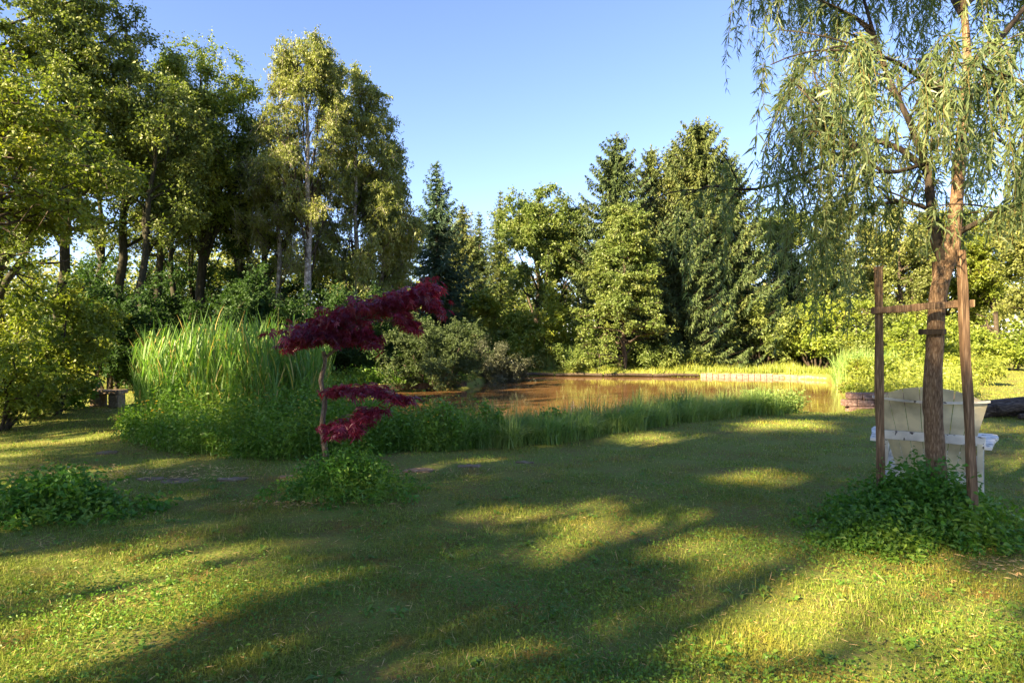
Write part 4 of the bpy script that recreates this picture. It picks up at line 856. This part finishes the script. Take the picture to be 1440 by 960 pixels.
# ================================================================== ADIRONDACK CHAIR (seen from behind)
cx, cy, rz = 3.98, 5.95, radians(-36)
chair = empty("adirondack_chair", (cx, cy, 0), "weathered white wooden garden armchair with fan back seen from behind", "chair")
ca, sa = cos(rz), sin(rz)
def T(v):
    v = np.atleast_2d(np.asarray(v, float)); return np.column_stack([cx + v[:, 0] * ca - v[:, 1] * sa, cy + v[:, 0] * sa + v[:, 1] * ca, v[:, 2]])
def cpart(name, boxes, mat, lab=None, bev=.004):
    m_ = MB()
    for pts in boxes:          # eight corner points in local chair space
        m_.add(T(pts), [(0, 1, 3, 2), (4, 6, 7, 5), (0, 4, 5, 1), (2, 3, 7, 6), (0, 2, 6, 4), (1, 5, 7, 3)], rng.random())
    o = m_.build(name, M[mat], chair)
    if bev: b = o.modifiers.new("bevel", 'BEVEL'); b.width = bev; b.segments = 2; b.limit_method = 'ANGLE'
    if lab: o["label"] = lab
    return o
def bx(x0, x1, y0, y1, z0, z1): return [(x, y, z) for x in (x0, x1) for y in (y0, y1) for z in (z0, z1)]
# local frame: +y is the direction the sitter faces (away from the viewer); the back is at y<0 and leans towards the viewer
NS = 7
def backpt(a, z, off=0):       # a in -1..1 across the fan, z height, barrel shaped, leaning back
    half = .27 + .17 * np.clip((z - .3) / .7, 0, 1.1)
    dep = .13 * (1 - a * a)       # middle bulges towards the viewer
    return np.array([a * half, -.12 - (z - .25) * .30 - dep * (.35 + .65 * np.clip((z - .25) / .6, 0, 1)) + off, z])
for i in range(NS):
    a0 = -1 + 2 * i / NS + .008; a1 = -1 + 2 * (i + 1) / NS - .008; m_ = MB(); V = []; rows = 7
    for r_ in range(rows):
        for a in (a0, a1):
            zt = .955 + .14 * (1 - ((a) ** 2)); z = .22 + (zt - .22) * r_ / (rows - 1)
            for off in (0, .02): V.append(backpt(a, z, off))
    f = []
    for r_ in range(rows - 1):
        b = r_ * 4; f += [(b, b + 2, b + 6, b + 4), (b + 1, b + 5, b + 7, b + 3), (b, b + 4, b + 5, b + 1), (b + 2, b + 3, b + 7, b + 6)]
    f += [(0, 1, 3, 2), (rows * 4 - 4, rows * 4 - 2, rows * 4 - 1, rows * 4 - 3)]
    m_.add(T(V), f, rng.random()); o = m_.build("back_slat", M['paint_back'], chair)
def arcrail(name, z, hgt, dep, a=1.0, off=-.003, mat='paint_back', drop=0.0, straight=False):
    m_ = MB(); V = []; K = 15
    for q in np.linspace(-a, a, K):
        zz_ = z - drop * (1 - q * q); c = backpt(q, zz_, off)
        if straight: c[1] = backpt(0, z, off)[1]
        for yy, zz in ((0, 0), (-dep, 0), (-dep, hgt), (0, hgt)): V.append(c + [0, yy, zz])
    m_.add(T(V), [(i * 4 + j, i * 4 + (j + 1) % 4, i * 4 + 4 + (j + 1) % 4, i * 4 + 4 + j) for i in range(K - 1) for j in range(4)], .5)
    m_.L.append(np.array([0, 3, 2, 1])); m_.N.append(np.array([4])); m_.L.append(np.arange((K - 1) * 4, K * 4)); m_.N.append(np.array([4]))
    return m_.build(name, M[mat], chair)
arcrail("upper_back_rail", .968, .02, .028, 1.03, mat="paint_arm", drop=.02)
cpart("middle_back_rail", [bx(-.41, .41, -.44, -.40, .60, .68)], 'paint_arm')
cpart("lower_back_rail", [bx(-.30, .30, -.27, -.24, .22, .30)], 'paint_arm')
for s in (-1, 1):
    cpart("rear_leg", [[(s * .37 + dx, -.40 + dy, z) for dx in (-.02, .02) for dy in (-.045, .045) for z in (0, .62)]], 'paint_back')
    cpart("front_leg", [bx(s * .39 - .022, s * .39 + .022, .28, .37, 0, .575)], 'paint_arm')
    arm = [(-.03, -.44), (-.05, -.30), (-.06, 0), (-.09, .25), (-.085, .42), (-.04, .47), (.045, .47), (.085, .42), (.09, .25), (.055, 0), (.03, -.30), (.02, -.44)]
    m_ = MB(); V = [(s * (.40 + q[0]) if s > 0 else -(.40 + q[0]), q[1], z) for z in (.58, .605) for q in arm]; m = len(arm)
    V = [(s * (.43 + q[0]), q[1] * 1.08, z) for z in (.578, .603) for q in arm]
    m_.add(T(V), [(i, (i + 1) % m, m + (i + 1) % m, m + i) for i in range(m)], .5); m_.L.append(np.arange(m)[::-1]); m_.N.append(np.array([m])); m_.L.append(np.arange(m, 2 * m)); m_.N.append(np.array([m]))
    m_.build("armrest", M['paint_arm'], chair)
    cpart("side_rail", [[(s * .345 + dx, y, z + dz) for dx in (-.015, .015) for (y, z) in ((-.55, .04), (.36, .30)) for dz in (0, .1)]], 'paint_arm')
for k in range(6):
    y = .34 - k * .095; z = .405 - k * .022; cpart("seat_slat", [bx(-.33, .33, y - .04, y + .04, z, z + .018)], 'paint_arm')

# ================================================================== LOG, BENCH, WALLS
root = empty("fallen_log", (10.1, 12.3, 0), "thick dark fallen log lying on the lawn at the right edge", "log")
mb = MB(); lp = smooth_path([(9.05, 12.2, .17), (9.9, 12.35, .2), (10.8, 12.5, .24), (12.2, 12.8, .27)], 14); mb.tube(lp, np.linspace(.17, .23, 14), 16, wob=.07, cap=True); mb.build("trunk", M['logbark'], root, smooth=False)
mb = MB(); lp = smooth_path([(9.3, 12.0, .2), (10.2, 12.0, .3), (11.2, 12.1, .48)], 10); mb.tube(lp, np.linspace(.085, .11, 10), 12, wob=.07, cap=True); mb.build("branch", M['logbark'], root)
mb = MB(); lp = smooth_path([(9.6, 11.85, .08), (10.3, 11.8, .14), (11.4, 11.9, .2)], 8); mb.tube(lp, np.linspace(.05, .07, 8), 10, wob=.08, cap=True); o = mb.build("branch", M['logbark'], root)

root = empty("stone_bench", (X(146, 14.4), 14.4, 0), "low grey stone slab bench beside the left end of the reeds", "bench")
mb = MB(); mb.box((X(146, 14.4), 14.4, .34), (.85, .45, .09), .1); o = mb.build("seat", M['stone'], root); b = o.modifiers.new("bevel", 'BEVEL'); b.width = .015; b.segments = 2
for dx in (-.12, .3):
    mb = MB(); mb.box((X(146, 14.4) + dx, 14.4, .14), (.22, .34, .31), .1); o = mb.build("support", M['stone'], root); b = o.modifiers.new("bevel", 'BEVEL'); b.width = .02; b.segments = 2

root = empty("retaining_wall", (8.4, 13.95, 0), "low reddish block wall holding the near right pond bank", "wall")
for r_ in range(4):
    x = 7.42 + .1 * (r_ % 2)
    while x < 9.7:
        L_ = rng.uniform(.24, .4); mb = MB(); mb.box((x + L_ / 2, 14.02 + .012 * rng.standard_normal() + (x - 7.4) * .02, -.18 + r_ * .155), (L_ - .012, .22, .143), .02); o = mb.build("block", M['brick'], root); x += L_
        b = o.modifiers.new("bevel", 'BEVEL'); b.width = .012; b.segments = 2
root = empty("stone_edging", (11, 31, 0), "row of pale pinkish blocks edging the far bank under the bright grass", "edging")
for (x, y), (x2, y2), m in (((9.3, 31.0), (13.1, 30.15), 14), ((13.1, 30.15), (14.2, 28.2), 6)):
    for k in range(m):
        t = (k + .5) / m; mb = MB(); mb.box((x + (x2 - x) * t, y - .12 + (y2 - y) * t, -.2 + .015 * rng.standard_normal()), (math.hypot(x2 - x, y2 - y) / m - .02, .25, .24), math.atan2(y2 - y, x2 - x)); o = mb.build("block", M['brick'], root)
        b = o.modifiers.new("bevel", 'BEVEL'); b.width = .02; b.segments = 2
root = empty("timber_edging", (5, 31.4, 0), "dark timber edging along the middle of the far bank", "edging")
for (x, y), (x2, y2) in (((9.2, 30.95), (7.0, 31.1)), ((6.95, 31.1), (4.6, 31.3)), ((4.5, 31.3), (2.2, 31.6)), ((2.1, 31.6), (0, 31.9))):
    mb = MB(); mb.tube([(x, y - .06, -.16), ((x + x2) / 2, (y + y2) / 2 - .1, -.13), (x2, y2 - .04, -.17)], [.075, .06, .07], 9, wob=.1, cap=True); mb.build("beam", M['bark'], root)
root = empty("timber_plank", (-2.6, 22.2, 0), "dark wooden boards at the water edge left of the grey willow bush", "boards")
for (x, y), (x2, y2) in (((-4.6, 21.2), (-3.3, 21.9)), ((-3.3, 21.85), (-1.7, 23.1))):
    mb = MB(); mb.box(((x + x2) / 2, (y + y2) / 2, -.06), (math.hypot(x2 - x, y2 - y), .12, .2), math.atan2(y2 - y, x2 - x)); mb.build("board", M['bark'], root)
